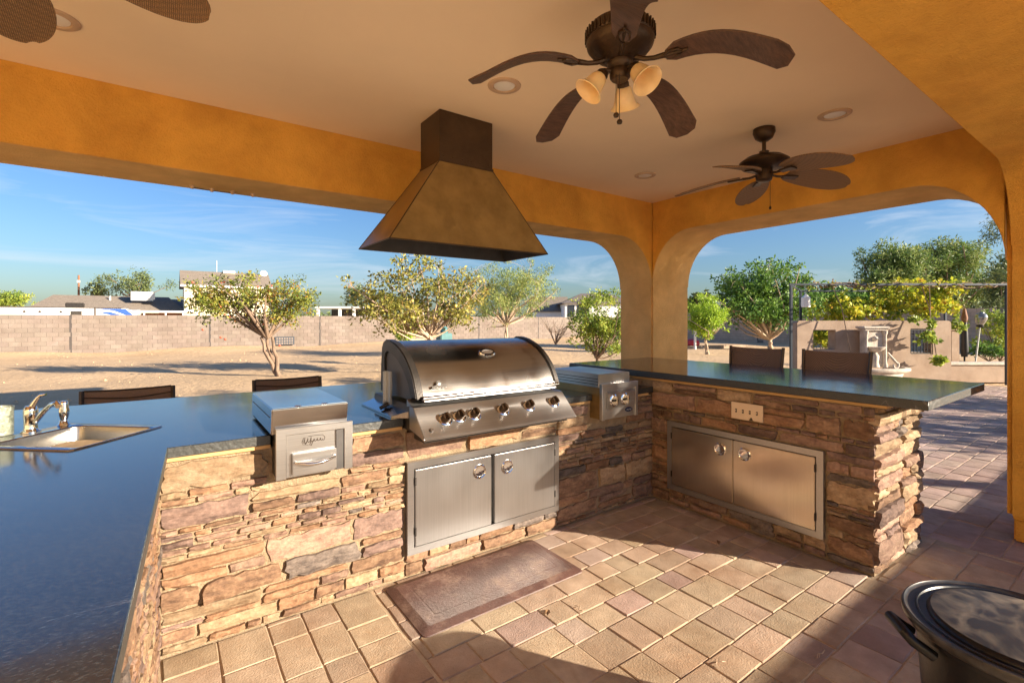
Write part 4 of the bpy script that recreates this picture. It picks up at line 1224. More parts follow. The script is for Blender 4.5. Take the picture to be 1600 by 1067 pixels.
# ================================================================== SINK AND FAUCET
def sink():
    t = thing('bar_sink', 'small square stainless drop-in sink set diagonally in the corner of the granite', 'sink', (-0.397, 3.26, ZM))
    A, B, Cc, D = Vector((-0.353, 2.878)), Vector((-0.016, 3.262)), Vector((-0.446, 3.638)), Vector((-0.785, 3.26))
    cen = (A + B + Cc + D) / 4
    def ringp(s, z, rnd_=0.0, k=5):
        pts = []
        P = [cen + (q - cen) * s for q in (A, B, Cc, D)]
        for i in range(4):
            p = P[i]; pr = P[i - 1]; nx = P[(i + 1) % 4]
            d1 = (pr - p).normalized(); d2 = (nx - p).normalized()
            if rnd_ <= 0:
                pts += [(p.x, p.y, z)] * k
            else:
                for j in range(k):
                    a = j / (k - 1)
                    q = p + d1 * rnd_ * (1 - a) ** 2 + d2 * rnd_ * a ** 2
                    pts.append((q.x, q.y, z))
        return pts
    rows = [ringp(1.0, ZM + 0.001, 0.02), ringp(0.995, ZM + 0.005, 0.02), ringp(0.93, ZM + 0.006, 0.02)]
    n = len(rows[0])
    def loft(rows):
        m_ = MB(); m_.v = [x for r in rows for x in r]
        for i in range(len(rows) - 1):
            for j in range(n):
                m_.f.append((i * n + j, i * n + (j + 1) % n, (i + 1) * n + (j + 1) % n, (i + 1) * n + j))
        return m_
    shift = Vector((0.035, -0.03))
    def rs(s, z, r_):
        return [(x + shift.x, y + shift.y, z) for x, y, z in ringp(s, z, r_)]
    rim = loft(rows[:2] + [ringp(0.985, ZM + 0.007, 0.02), rs(0.84, ZM + 0.0065, 0.05), rs(0.82, ZM + 0.001, 0.05)])
    rim.build('rim', M['steel_top'], t, smooth=True)
    bowl = loft([rs(0.82, ZM + 0.0008, 0.05), rs(0.79, ZM - 0.04, 0.055), rs(0.76, ZM - 0.14, 0.06), rs(0.68, ZM - 0.16, 0.06)])
    bowl.f.append(tuple(3 * n + j for j in range(n)))
    bowl.build('bowl', M['steel_sink'], t, smooth=True)
    MB().lathe([(0.04, 0), (0.042, 0.003), (0.03, 0.004), (0.0, 0.001)], 20, (cen.x + 0.035, cen.y - 0.03, ZM - 0.1595)).build('drain', M['chrome'], t, smooth=True)
sink()

def faucet():
    base = W(48, 677, 2.475); base.z = ZM + 0.008
    t = thing('faucet', 'chrome single lever faucet with raised handle and long upswept spout on the sink rim', 'faucet', tuple(base))
    rgt = Vector((RX, RY, 0)); fw = Vector((FX, FY, 0))
    MB().lathe([(0.040, 0.0), (0.040, 0.006), (0.030, 0.012), (0.027, 0.02), (0.027, 0.07), (0.029, 0.075), (0.029, 0.11), (0.026, 0.125), (0.02, 0.135), (0, 0.138)], 26).build('body', M['chrome'], t, world=False, smooth=True)
    pts = [Vector((0, 0, 0.05)) + rgt * 0.02, rgt * 0.05 - fw * 0.01 + Vector((0, 0, 0.075)), rgt * 0.10 - fw * 0.03 + Vector((0, 0, 0.115)),
           rgt * 0.155 - fw * 0.05 + Vector((0, 0, 0.150)), rgt * 0.195 - fw * 0.065 + Vector((0, 0, 0.160)), rgt * 0.212 - fw * 0.072 + Vector((0, 0, 0.145))]
    MB().tube(pts, [0.013, 0.0125, 0.011, 0.011, 0.012, 0.013], 14).build('spout', M['chrome'], t, world=False, smooth=True)
    pts = [Vector((0, 0, 0.118)), rgt * 0.018 + Vector((0, 0, 0.15)), rgt * 0.036 + Vector((0, 0, 0.176)), rgt * 0.052 + Vector((0, 0, 0.19)), rgt * 0.078 + Vector((0, 0, 0.194))]
    MB().tube(pts, [0.017, 0.012, 0.009, 0.008, 0.006], 12).build('lever', M['chrome'], t, world=False, smooth=True)
faucet()
sp = W(100, 665, 2.66); sp.z = ZM + 0.002
t = thing('sink_sprayer', 'short chrome side sprayer standing at the back corner of the sink', 'sprayer', tuple(sp))
MB().lathe([(0.030, 0), (0.030, 0.005), (0.022, 0.012), (0.018, 0.03), (0.0, 0.031)], 22).build('holder', M['chrome'], t, world=False, smooth=True)
MB().lathe([(0.015, 0.031), (0.022, 0.06), (0.023, 0.085), (0.018, 0.105), (0.019, 0.125), (0.014, 0.135), (0, 0.137)], 22).build('spray_head', M['chrome'], t, world=False, smooth=True)

cp = W(0, 684, 2.43)
cup = MB().lathe([(0.046, 0.0), (0.050, 0.004), (0.050, 0.13), (0.052, 0.145), (0.048, 0.145), (0.045, 0.13), (0.044, 0.012), (0.0, 0.010)], 26, (cp.x, cp.y, ZM + 0.001)).build('glass_tumbler', M['cup'], None, smooth=True, origin=(cp.x, cp.y, ZM + 0.001))
tag(cup, 'speckled silver mosaic glass tumbler cut by the left edge beside the sink', 'tumbler')

# ================================================================== MAT, TRASH CAN, LITTER
def floor_mat():
    t = thing('floor_mat', 'worn reddish brown anti-fatigue mat lying on the pavers below the grill', 'mat', (1.56, 2.42, 0.0))
    x0, x1, y0, y1 = 1.018, 2.10, 2.155, 2.69
    b_ = 0.045
    n = 0
    lo = [(x0, y0), (x1, y0), (x1, y1), (x0, y1)]
    mb = MB()
    rr = 0.03
    def rect(x0, x1, y0, y1, z, r, k=5):
        pts = []
        for cx, cy, a0 in ((x1 - r, y0 + r, -90), (x1 - r, y1 - r, 0), (x0 + r, y1 - r, 90), (x0 + r, y0 + r, 180)):
            for j in range(k):
                a = R_(a0 + 90 * j / (k - 1)); pts.append((cx + r * math.cos(a), cy + r * math.sin(a), z))
        return pts
    rows = [rect(x0, x1, y0, y1, 0.002, rr), rect(x0 + 0.002, x1 - 0.002, y0 + 0.002, y1 - 0.002, 0.007, rr), rect(x0 + b_, x1 - b_, y0 + b_, y1 - b_, 0.020, 0.02)]
    k = len(rows[0])
    mb.v = [p for r in rows for p in r]
    for i in range(2):
        for j in range(k): mb.f.append((i * k + j, i * k + (j + 1) % k, (i + 1) * k + (j + 1) % k, (i + 1) * k + j))
    mb.build('bevelled_border', M['mat'], t)
    rows = [rect(x0 + b_, x1 - b_, y0 + b_, y1 - b_, 0.0201, 0.02), rect(x0 + b_ + 0.006, x1 - b_ - 0.006, y0 + b_ + 0.006, y1 - b_ - 0.006, 0.0215, 0.018),
            rect(x0 + 0.11, x1 - 0.11, y0 + 0.11, y1 - 0.11, 0.0215, 0.012), rect(x0 + 0.114, x1 - 0.114, y0 + 0.114, y1 - 0.114, 0.0208, 0.012),
            rect(x0 + 0.120, x1 - 0.120, y0 + 0.120, y1 - 0.120, 0.0208, 0.012), rect(x0 + 0.124, x1 - 0.124, y0 + 0.124, y1 - 0.124, 0.0215, 0.012)]
    mb = MB(); mb.v = [p for r in rows for p in r]
    for i in range(len(rows) - 1):
        for j in range(k): mb.f.append((i * k + j, i * k + (j + 1) % k, (i + 1) * k + (j + 1) % k, (i + 1) * k + j))
    mb.f.append(tuple((len(rows) - 1) * k + j for j in range(k)))
    mb.build('top_pad', M['mat'], t)
floor_mat()

def trash_can():
    cx, cy = 2.125, 0.28
    t = thing('trash_can', 'round black plastic trash can with dusty lid at the bottom right corner', 'trash can', (cx, cy, 0))
    MB().lathe([(0.205, 0.0), (0.215, 0.01), (0.255, 0.560), (0.272, 0.563), (0.275, 0.578), (0.262, 0.584), (0.25, 0.58), (0.21, 0.02), (0.0, 0.02)], 48).build('body', M['black_plastic'], t, world=False, smooth=True)
    ld = MB().lathe([(0.258, 0.590), (0.284, 0.583), (0.290, 0.590), (0.291, 0.606), (0.288, 0.612), (0.284, 0.613), (0.281, 0.609), (0.274, 0.606)], 64).build('lid', M['rim_dust'], t, world=False, smooth=True)
    MB().lathe([(0.2738, 0.6062), (0.262, 0.604), (0.256, 0.605), (0.252, 0.611), (0.249, 0.611), (0.245, 0.605), (0.232, 0.603), (0.226, 0.606), (0.222, 0.616), (0.215, 0.620)], 64).build('lid_groove', M['black_plastic'], ld, world=False, smooth=True)
    MB().lathe([(0.2148, 0.6202), (0.19, 0.624), (0.12, 0.629), (0.06, 0.632), (0.0, 0.633)], 56).build('lid_dome', M['dusty_lid'], ld, world=False, smooth=True)
    for a in (math.atan2(0.55 - cy, 1.90 - cx), math.atan2(0.55 - cy, 1.90 - cx) + PI):
        d = Vector((math.cos(a), math.sin(a), 0)); s_ = Vector((-d.y, d.x, 0))
        pts = [d * 0.262 + s_ * 0.062 + Vector((0, 0, 0.55)), d * 0.315 + s_ * 0.058 + Vector((0, 0, 0.585)), d * 0.328 + s_ * 0.045 + Vector((0, 0, 0.600)),
               d * 0.330 - s_ * 0.045 + Vector((0, 0, 0.600)), d * 0.315 - s_ * 0.058 + Vector((0, 0, 0.585)), d * 0.262 - s_ * 0.062 + Vector((0, 0, 0.55))]
        MB().tube([p - Vector((0, 0, 0.02)) for p in pts], 0.016, 10).build('handle', M['black_plastic'], t, world=False, smooth=True)
trash_can()

def litter(u, v, label, kind, seed):
    d = (FX * 750 + RX * (u - 800), FY * 750 + RY * (u - 800), 500 - v)
    s = -CAMH / d[2]
    x, y = d[0] * s, d[1] * s
    rnd = random.Random(seed)
    mb = MB()
    if kind == 'leaf':
        pts = [(0.03, 0, 0.004), (0.012, 0.012, 0.012), (-0.012, 0.012, 0.009), (-0.028, 0.0, 0.006), (-0.012, -0.012, 0.014), (0.012, -0.012, 0.010), (0, 0, 0.004)]
        a = rnd.uniform(0, 6)
        mb.add([(x + p * math.cos(a) - q * math.sin(a), y + p * math.sin(a) + q * math.cos(a), z) for p, q, z in pts], [(6, i, (i + 1) % 6) for i in range(6)])
    else:
        for k in range(rnd.randint(3, 4)):
            a = rnd.uniform(0, 6); l = rnd.uniform(0.03, 0.06)
            mb.tube([(x, y, 0.006), (x + l * 0.5 * math.cos(a), y + l * 0.5 * math.sin(a), 0.012), (x + l * math.cos(a + 0.3), y + l * math.sin(a + 0.3), 0.004)], [0.0025, 0.002, 0.001], 5)
    o = mb.build('dry_leaf' if kind == 'leaf' else 'dry_twig', M['leaf_dry'] if kind == 'leaf' else M['bark_pale'], None, origin=(x, y, 0))
    tag(o, label, 'leaf' if kind == 'leaf' else 'twig')
litter(856, 958, 'small dark curled leaf on the pavers right of the mat', 'leaf', 1)
litter(905, 955, 'pale thin twig on the pavers right of the dark curled leaf', 'twig', 2)
litter(1120, 1036, 'whitish dried sprig on the sunlit pavers near the bottom edge', 'twig', 3)
litter(1285, 1022, 'thin pale twig in the shade left of the trash can', 'twig', 6)
litter(1123, 848, 'tiny dark leaf on the shaded pavers by the foot of the bar', 'leaf', 5)

# ================================================================== CEILING FANS
def leaf_blade(root, L, wd, mb, droop, pitch):
    """leaf shaped blade along +X from root"""
    n = 18
    top = []
    for i in range(n + 1):
        s = math.sin(PI / 2 * i / n)
        x = root + L * s
        a_ = (s - 0.58) / (0.425 if s > 0.58 else 0.66)
        h = wd / 2 * math.sqrt(max(0.02, 1 - a_ * a_))
        z = -droop * s ** 1.6
        top.append((x, h, z))
    vs = []
    for (x, h, z) in top:
        for q in (-1, -0.5, 0, 0.5, 1):
            yy = q * h
            zz = z + yy * math.tan(pitch) - 0.006 * (q * q)
            vs.append((x, yy, zz))
    m = 5
    N_ = len(vs)
    vs2 = vs + [(x, y, z + 0.007) for x, y, z in vs]
    fs = []
    for i in range(n):
        for j in range(m - 1):
            a = i * m + j
            fs.append((a, a + 1, a + m + 1, a + m)); fs.append((a + N_, a + m + N_, a + m + 1 + N_, a + 1 + N_))
    bd = [j for j in range(m)] + [i * m + m - 1 for i in range(1, n + 1)] + [n * m + j for j in range(m - 2, -1, -1)] + [i * m for i in range(n - 1, 0, -1)]
    for a, b2 in zip(bd, bd[1:] + bd[:1]): fs.append((a, b2, b2 + N_, a + N_))
    mb.add(vs2, fs)
    return mb
def plank_blade(root, L, mb, droop, pitch):
    n = 12; vs = []
    def width(s):
        if s < 0.08: return 0.045 + 0.5 * s
        if s > 0.93: return 0.150 - (s - 0.93) * 0.75
        return 0.088 + 0.062 * s
    for i in range(n + 1):
        s = i / n
        x = root + L * s; h = width(s) / 2
        z = 0.045 * math.sin(PI * min(1, s * 1.1)) * 0.8 - droop * s ** 1.5
        for q in (-1, -0.45, 0, 0.45, 1):
            vs.append((x + (0.02 * (1 - abs(q)) if i == n else 0), q * h, z + q * h * math.tan(pitch)))
    m = 5; N_ = len(vs)
    vs2 = vs + [(x, y, z + 0.009) for x, y, z in vs]
    fs = []
    for i in range(n):
        for j in range(m - 1):
            a = i * m + j
            fs.append((a, a + 1, a + m + 1, a + m)); fs.append((a + N_, a + m + N_, a + m + 1 + N_, a + 1 + N_))
    bd = [j for j in range(m)] + [i * m + m - 1 for i in range(1, n + 1)] + [n * m + j for j in range(m - 2, -1, -1)] + [i * m for i in range(n - 1, 0, -1)]
    for a, b2 in zip(bd, bd[1:] + bd[:1]): fs.append((a, b2, b2 + N_, a + N_))
    return mb.add(vs2, fs)
def rotz(mb, a):
    c, s = math.cos(a), math.sin(a)
    mb.v = [(x * c - y * s, x * s + y * c, z) for x, y, z in mb.v]
    return mb

def fan_leaf(loc, ang, label):
    t = thing('ceiling_fan', label, 'ceiling fan', loc, group='leaf blade ceiling fans')
    H = 2.979 - loc[2]
    MB().lathe([(0.0, H - 0.095), (0.03, H - 0.092), (0.06, H - 0.07), (0.076, H - 0.03), (0.074, H), (0.0, H)], 28).build('canopy', M['fan_metal'], t, world=False, smooth=True)
    MB().lathe([(0.014, H - 0.17), (0.014, H - 0.088)], 14).build('downrod', M['fan_metal'], t, world=False, smooth=True)
    MB().lathe([(0.0, H - 0.165), (0.034, H - 0.168), (0.03, H - 0.18), (0.055, H - 0.195), (0.13, H - 0.215), (0.170, H - 0.245), (0.172, H - 0.262), (0.15, H - 0.285), (0.10, H - 0.30), (0.06, H - 0.305), (0.0, H - 0.305)], 40).build('motor', M['fan_metal'], t, world=False, smooth=True)
    MB().lathe([(0.0, -0.055), (0.04, -0.052), (0.055, -0.04), (0.058, 0.0), (0.056, H - 0.3052), (0, H - 0.3052)], 28).build('switch_housing', M['fan_metal'], t, world=False, smooth=True)
    for k in range(5):
        a = ang + k * 2 * PI / 5
        bl = rotz(leaf_blade(0.17, 0.475, 0.235, MB(), 0.07, R_(-13)), a).build('blade', M['wicker'], t, world=False, smooth=True)
        irn = MB().tube([(0.05, 0, 0.0), (0.10, 0, -0.012), (0.15, 0, -0.012)], [0.010, 0.009, 0.011], 8)
        irn.hexa([(0.14, -0.022, -0.016), (0.25, -0.028, -0.020), (0.25, 0.028, -0.028), (0.14, 0.022, -0.024)], [(0.14, -0.022, -0.004), (0.25, -0.028, -0.0085), (0.25, 0.028, -0.017), (0.14, 0.022, -0.012)])
        rotz(irn, a).build('blade_iron', M['fan_metal'], bl, world=False, bevel=0.003)
    MB().tube([(0.03, -0.03, -0.04), (0.03, -0.03, -0.235)], 0.0018, 5).build('pull_chain', M['dark_steel'], t, world=False)
    MB().lathe([(0.0, -0.262), (0.008, -0.258), (0.009, -0.245), (0.003, -0.233)], 10, (0.03, -0.03, 0)).build('pull_knob', M['fan_metal'], t, world=False, smooth=True)
    return t
fan_leaf((3.604, 1.807, 2.640), R_(255.07), 'farther ceiling fan with five woven leaf blades and a single pull chain, over the bar')
fan_leaf((-0.527, 1.80, 2.640), R_(6.4), 'ceiling fan at the top left corner, only two woven leaf blades showing')

def fan_lamp():
    loc = (1.542, 1.372, 2.62)
    t = thing('ceiling_fan', 'large near ceiling fan with five dark plank blades and three amber glass bell lamps', 'ceiling fan', loc)
    H = 2.979 - loc[2]
    MB().lathe([(0.0, H - 0.07), (0.04, H - 0.065), (0.065, H - 0.04), (0.075, H), (0, H)], 28).build('canopy', M['fan_metal'], t, world=False, smooth=True)
    MB().lathe([(0.013, 0.19), (0.013, H - 0.066)], 12).build('downrod', M['fan_metal'], t, world=False, smooth=True)
    prof = [(0.0, 0.20), (0.03, 0.198), (0.05, 0.185), (0.09, 0.178), (0.128, 0.165), (0.142, 0.14), (0.140, 0.115), (0.136, 0.110), (0.140, 0.105), (0.136, 0.085), (0.118, 0.062), (0.112, 0.060), (0.098, 0.045), (0.090, 0.043), (0.075, 0.030), (0.06, 0.018), (0.0, 0.018)]
    mo = MB().lathe(prof, 48).build('motor', M['fan_metal'], t, world=False, smooth=True)
    for k in range(44):                                     # vent ribs round the drum
        a = 2 * PI * k / 44
        r = MB().box(0.1405, 0.146, -0.0032, 0.0032, 0.112, 0.150)
        rotz(r, a).build('vent_rib', M['fan_metal'], mo, world=False)
    MB().lathe([(0.0, -0.055), (0.034, -0.055), (0.042, -0.045), (0.044, -0.02), (0.040, -0.012), (0.052, 0.0), (0.054, 0.017), (0.0, 0.017)], 32).build('light_kit_hub', M['fan_metal'], t, world=False, smooth=True)
    a0 = R_(-62.5)
    for k in range(5):
        a = a0 + k * 2 * PI / 5
        pb = rotz(plank_blade(0.185, 0.43, MB(), 0.11, R_(-13)), a).build('blade', M['blade_wood'], t, world=False, bevel=0.002, seg=1, ang=60)
        irn = MB().tube([(0.06, 0, 0.028), (0.10, 0, 0.010), (0.14, 0, 0.004), (0.185, 0.0, 0.006)], [0.012, 0.010, 0.010, 0.012], 8)
        irn.tube([(0.17, 0, 0.004), (0.20, 0.024, 0.002), (0.235, 0.018, 0.004), (0.25, 0, 0.006), (0.235, -0.018, 0.008), (0.20, -0.024, 0.006), (0.17, 0, 0.004)], 0.006, 6)
        irn.tube([(0.17, 0, 0.004), (0.27, 0, 0.008)], 0.006, 6)
        rotz(irn, a).build('blade_iron', M['fan_metal'], pb, world=False, smooth=True)
    # three bells, aimed outwards and down
    for deg in (-52, -172, 68):
        d = (Vector((RX, RY, 0)) * math.cos(R_(deg)) + Vector((FX, FY, 0)) * math.sin(R_(deg))).normalized()
        ax = (d * 0.62 + Vector((0, 0, -0.78))).normalized()
        rot = Vector((0, 0, 1)).rotation_difference(ax).to_matrix()
        s0 = d * 0.048 + Vector((0, 0, -0.035))
        arm = MB().tube([tuple(d * 0.03 + Vector((0, 0, -0.02))), tuple(d * 0.07 + Vector((0, 0, -0.018))), tuple(d * 0.078 + Vector((0, 0, -0.035)))], 0.009, 8).build('lamp_arm', M['fan_metal'], t, world=False, smooth=True)
        c = d * 0.075 + Vector((0, 0, -0.034))
        MB().lathe([(0.0, -0.012), (0.02, -0.01), (0.026, 0.0), (0.026, 0.014), (0.022, 0.016)], 20, tuple(c), rot).build('lamp_socket', M['fan_metal'], t, world=False, smooth=True)
        sh = MB()
        prof = [(0.024, 0.012), (0.032, 0.02), (0.038, 0.04), (0.042, 0.065), (0.050, 0.088), (0.064, 0.102), (0.062, 0.104), (0.047, 0.089), (0.039, 0.065), (0.035, 0.04), (0.029, 0.022), (0.0, 0.016)]
        sh.lathe(prof, 32, tuple(c), rot)
        sh.build('lamp_shade', M['amber'], t, world=False, smooth=True)
    for (u, zz, wd) in ((953, -0.215, 1.93), (968, -0.245, 1.97)):
        p = W(u, 150, wd) - Vector(loc)
        q = Vector((p.x, p.y, 0))
        if q.length > 0.04: q = q.normalized() * 0.04
        ch = MB().tube([(q.x, q.y, -0.04), (q.x, q.y, zz)], 0.0016, 5).build('pull_chain', M['dark_steel'], t, world=False)
        MB().lathe([(0.0, -0.012), (0.010, -0.008), (0.012, 0.0), (0.009, 0.007), (0.0, 0.010)], 12, (q.x, q.y, zz)).build('pull_knob', M['fan_metal'], ch, world=False, smooth=True)
fan_lamp()

# ================================================================== CHAIRS
def sling_chair():
    """faces -Y (towards the counter); back at +Y side. local origin on the ground"""
    t = thing('sling_chair', '', 'chair', group='sling chairs behind the counter')
    zt = 1.015
    w2 = 0.285
    for s in (-1, 1):
        MB().tube([(s * w2, -0.02, 0.44), (s * w2, 0.05, 0.72), (s * w2, 0.10, zt)], [0.016, 0.016, 0.016], 4).build('back_post', M['chair_metal'], t, world=False)
        MB().tube([(s * w2, -0.46, 0.0), (s * w2, -0.44, 0.62), (s * w2, -0.40, 0.66), (s * w2, 0.02, 0.67)], 0.013, 8).build('arm', M['chair_metal'], t, world=False, smooth=True)
        MB().tube([(s * w2, 0.10, 0.0), (s * w2, -0.02, 0.44)], 0.013, 8).build('leg', M['chair_metal'], t, world=False, smooth=True)
        MB().tube([(s * w2, -0.46, 0.42), (s * w2, -0.02, 0.44)], 0.013, 8).build('seat_rail', M['chair_metal'], t, world=False, smooth=True)
    n = 10
    def panel(pts, nm):
        mb = MB()
        for (y, z) in pts:
            for i in range(n + 1):
                s = -1 + 2 * i / n
                sag = 0.020 * (1 - s * s)
                mb.v.append((s * (w2 - 0.012), y + sag, z - (0.008 * (1 - s * s) if z > 0.99 else 0)))
        for j in range(len(pts) - 1):
            for i in range(n):
                a = j * (n + 1) + i; mb.f.append((a, a + 1, a + n + 2, a + n + 1))
        k = len(mb.v); mb.v += [(x, y + 0.004, z) for x, y, z in mb.v]; mb.f += [tuple(q + k for q in f[::-1]) for f in mb.f]
        return mb.build(nm, M['sling'], t, world=False, smooth=True)
    panel([(-0.01, 0.46), (0.02, 0.6), (0.055, 0.76), (0.083, 0.90), (0.098, zt - 0.006)], 'back_sling')
    panel([(-0.45, 0.425), (-0.25, 0.41), (-0.02, 0.45)], 'seat_sling')
    # hem seam and top rail
    MB().tube([(s / 10 * (w2 - 0.012), 0.094 + 0.020 * (1 - (s / 10) ** 2), zt - 0.010 * (1 - (s / 10) ** 2)) for s in range(-10, 11)], 0.007, 6).build('top_hem', M['chair_metal'], t, world=False)
    MB().tube([(s / 10 * (w2 - 0.012), 0.074 + 0.018 * (1 - (s / 10) ** 2), zt - 0.058 - 0.016 * math.cos(s / 10 * 2.2)) for s in range(-10, 11)], 0.0045, 5).build('seam', M['chair_metal'], t, world=False)
    return t
c1 = sling_chair(); c1.location = (-0.245, 4.80, 0); c1.rotation_euler = (0, 0, R_(1.5))
c1['label'] = 'brown mesh sling chair behind the granite nearest the faucet, wavy seam on its back'
c2 = copy_tree(c1); c2.location = (0.92, 4.80, 0); c2.rotation_euler = (0, 0, R_(-1))
c2['label'] = 'brown mesh sling chair behind the counter, in front of the leaning tree trunk'

def bar_stool():
    """faces -X (towards the bar); back at +X"""
    t = thing('bar_stool', '', 'bar stool', group='woven bar stools at the raised bar')
    n = 12
    mb = MB(); rows = [(0.0, 0.80), (0.015, 0.95), (0.03, 1.10), (0.045, 1.20), (0.055, 1.265)]
    for (x, z) in rows:
        for i in range(n + 1):
            s = -1 + 2 * i / n
            hw = 0.255 + 0.02 * (z - 0.8) / 0.47
            mb.v.append((0.20 + x + 0.05 * (1 - s * s), s * hw, z + (0.012 * (s * s) - 0.012 if z > 1.25 else 0)))
    for j in range(len(rows) - 1):
        for i in range(n):
            a = j * (n + 1) + i; mb.f.append((a, a + 1, a + n + 2, a + n + 1))
    k = len(mb.v); N0 = len(mb.f)
    mb.v += [(x + 0.018, y, z) for x, y, z in mb.v]; mb.f += [tuple(q + k for q in f[::-1]) for f in mb.f[:N0]]
    for i in range(n):
        a = (len(rows) - 1) * (n + 1) + i; mb.f.append((a, a + 1, a + 1 + k, a + k))
    mb.build('woven_back', M['wicker_chair'], t, world=False, smooth=True)
    for s in (-1, 1):
        MB().tube([(0.22, s * 0.272, 0.0), (0.19, s * 0.262, 0.74), (0.245, s * 0.282, 1.275)], 0.016, 8).build('back_leg', M['chair_metal'], t, world=False, smooth=True)
        MB().tube([(-0.24, s * 0.25, 0.0), (-0.20, s * 0.24, 0.74)], 0.016, 8).build('front_leg', M['chair_metal'], t, world=False, smooth=True)
    MB().box(-0.23, 0.21, -0.25, 0.25, 0.725, 0.765).build('seat', M['wicker_chair'], t, world=False, bevel=0.01)
    MB().tube([(-0.235, -0.25, 0.25), (0.215, -0.27, 0.25), (0.215, 0.27, 0.25), (-0.235, 0.25, 0.25), (-0.235, -0.25, 0.25)], 0.011, 6).build('foot_rail', M['chair_metal'], t, world=False)
    return t
s1 = bar_stool(); s1.location = (4.88, 2.655, 0)
s1['label'] = 'woven brown bar stool behind the bar nearest the corner pillar'
s2 = copy_tree(s1); s2.location = (4.88, 1.90, 0)
s2['label'] = 'woven brown bar stool behind the bar in front of the stone fountain'

# ================================================================== TREES
def leafcloud(name, clusters, n, size, m, parent, seed, spread=0.3, droop=0.0, aspect=0.5, tintbias=0.0, flat=0.0):
    """many small folded leaves gathered round twig ends"""
    rng = np.random.RandomState(seed)
    cl = np.array([c[:3] for c in clusters]); cr = np.array([c[3] for c in clusters])
    wgt = cr ** 2.2; wgt = wgt / wgt.sum()
    idx = rng.choice(len(cl), n, p=wgt)
    d = rng.normal(size=(n, 3)); d /= np.linalg.norm(d, axis=1)[:, None]
    r = rng.uniform(0, 1, n) ** 0.55
    pos = cl[idx] + d * (r * cr[idx])[:, None] * np.array([1, 1, 0.8])
    ax = rng.normal(size=(n, 3)); ax[:, 2] -= droop; ax += d * 0.6
    ax /= np.linalg.norm(ax, axis=1)[:, None]
    up = rng.normal(size=(n, 3)); up[:, 2] += 0.8 + flat
    sd = np.cross(ax, up); sd /= (np.linalg.norm(sd, axis=1)[:, None] + 1e-9)
    nn = np.cross(sd, ax)
    L = size * rng.uniform(0.6, 1.35, n)
    Wd = L * aspect
    p0 = pos; p2 = pos + ax * L[:, None]
    mid = pos + ax * (L * 0.5)[:, None]
    p1 = mid + sd * (Wd * 0.5)[:, None] + nn * (L * 0.08)[:, None]
    p3 = mid - sd * (Wd * 0.5)[:, None] + nn * (L * 0.08)[:, None]
    v = np.stack([p0, p1, p2, p3], 1).reshape(-1, 3)
    off = wloc(parent)
    v = v - np.array([off.x, off.y, off.z])
    me = bpy.data.meshes.new(name)
    me.vertices.add(n * 4); me.vertices.foreach_set('co', v.astype(np.float32).ravel())
    I = np.arange(n) * 4
    tri = np.stack([I, I + 1, I + 2, I, I + 2, I + 3], 1).reshape(-1)
    me.loops.add(n * 6); me.loops.foreach_set('vertex_index', tri.astype(np.int32))
    me.polygons.add(n * 2)
    me.polygons.foreach_set('loop_start', (np.arange(n * 2) * 3).astype(np.int32))
    me.polygons.foreach_set('loop_total', np.full(n * 2, 3, np.int32))
    me.update(calc_edges=True)
    ct = rng.uniform(0, 1, len(cl))
    tint = np.clip(0.5 * ct[idx] + 0.5 * rng.uniform(0, 1, n) + tintbias + rng.normal(0, 0.08, n), 0, 1)
    at = me.attributes.new('tint', 'FLOAT', 'POINT')
    at.data.foreach_set('value', np.repeat(tint, 4).astype(np.float32))
    me.materials.append(m)
    o = bpy.data.objects.new(name, me); C.objects.link(o); o.parent = parent
    return o

def blob_clusters(blobs, k, rc, seed, shell=0.5):
    rnd = random.Random(seed); out = []
    vol = [b2[3] * b2[4] * b2[5] for b2 in blobs]
    for i in range(k):
        b2 = rnd.choices(blobs, vol)[0]
        while True:
            d = Vector((rnd.gauss(0, 1), rnd.gauss(0, 1), rnd.gauss(0, 1)))
            if d.length > 0.1: break
        d.normalize()
        q_ = rnd.random()
        r = rnd.uniform(shell, 1.0) if q_ < 0.6 else (rnd.uniform(1.0, 1.32) if q_ < 0.8 else rnd.uniform(0.1, 0.8))
        if r > 1.0:
            for z_ in (0.9, 1.0):
                out.append((b2[0] + d.x * b2[3] * r * z_, b2[1] + d.y * b2[4] * r * z_, b2[2] + (abs(d.z) if rnd.random() < .6 else d.z) * b2[5] * r * z_, rc * rnd.uniform(0.35, 0.6)))
            continue
        out.append((b2[0] + d.x * b2[3] * r, b2[1] + d.y * b2[4] * r, b2[2] + d.z * b2[5] * r, rc * rnd.uniform(0.6, 1.35)))
    return out

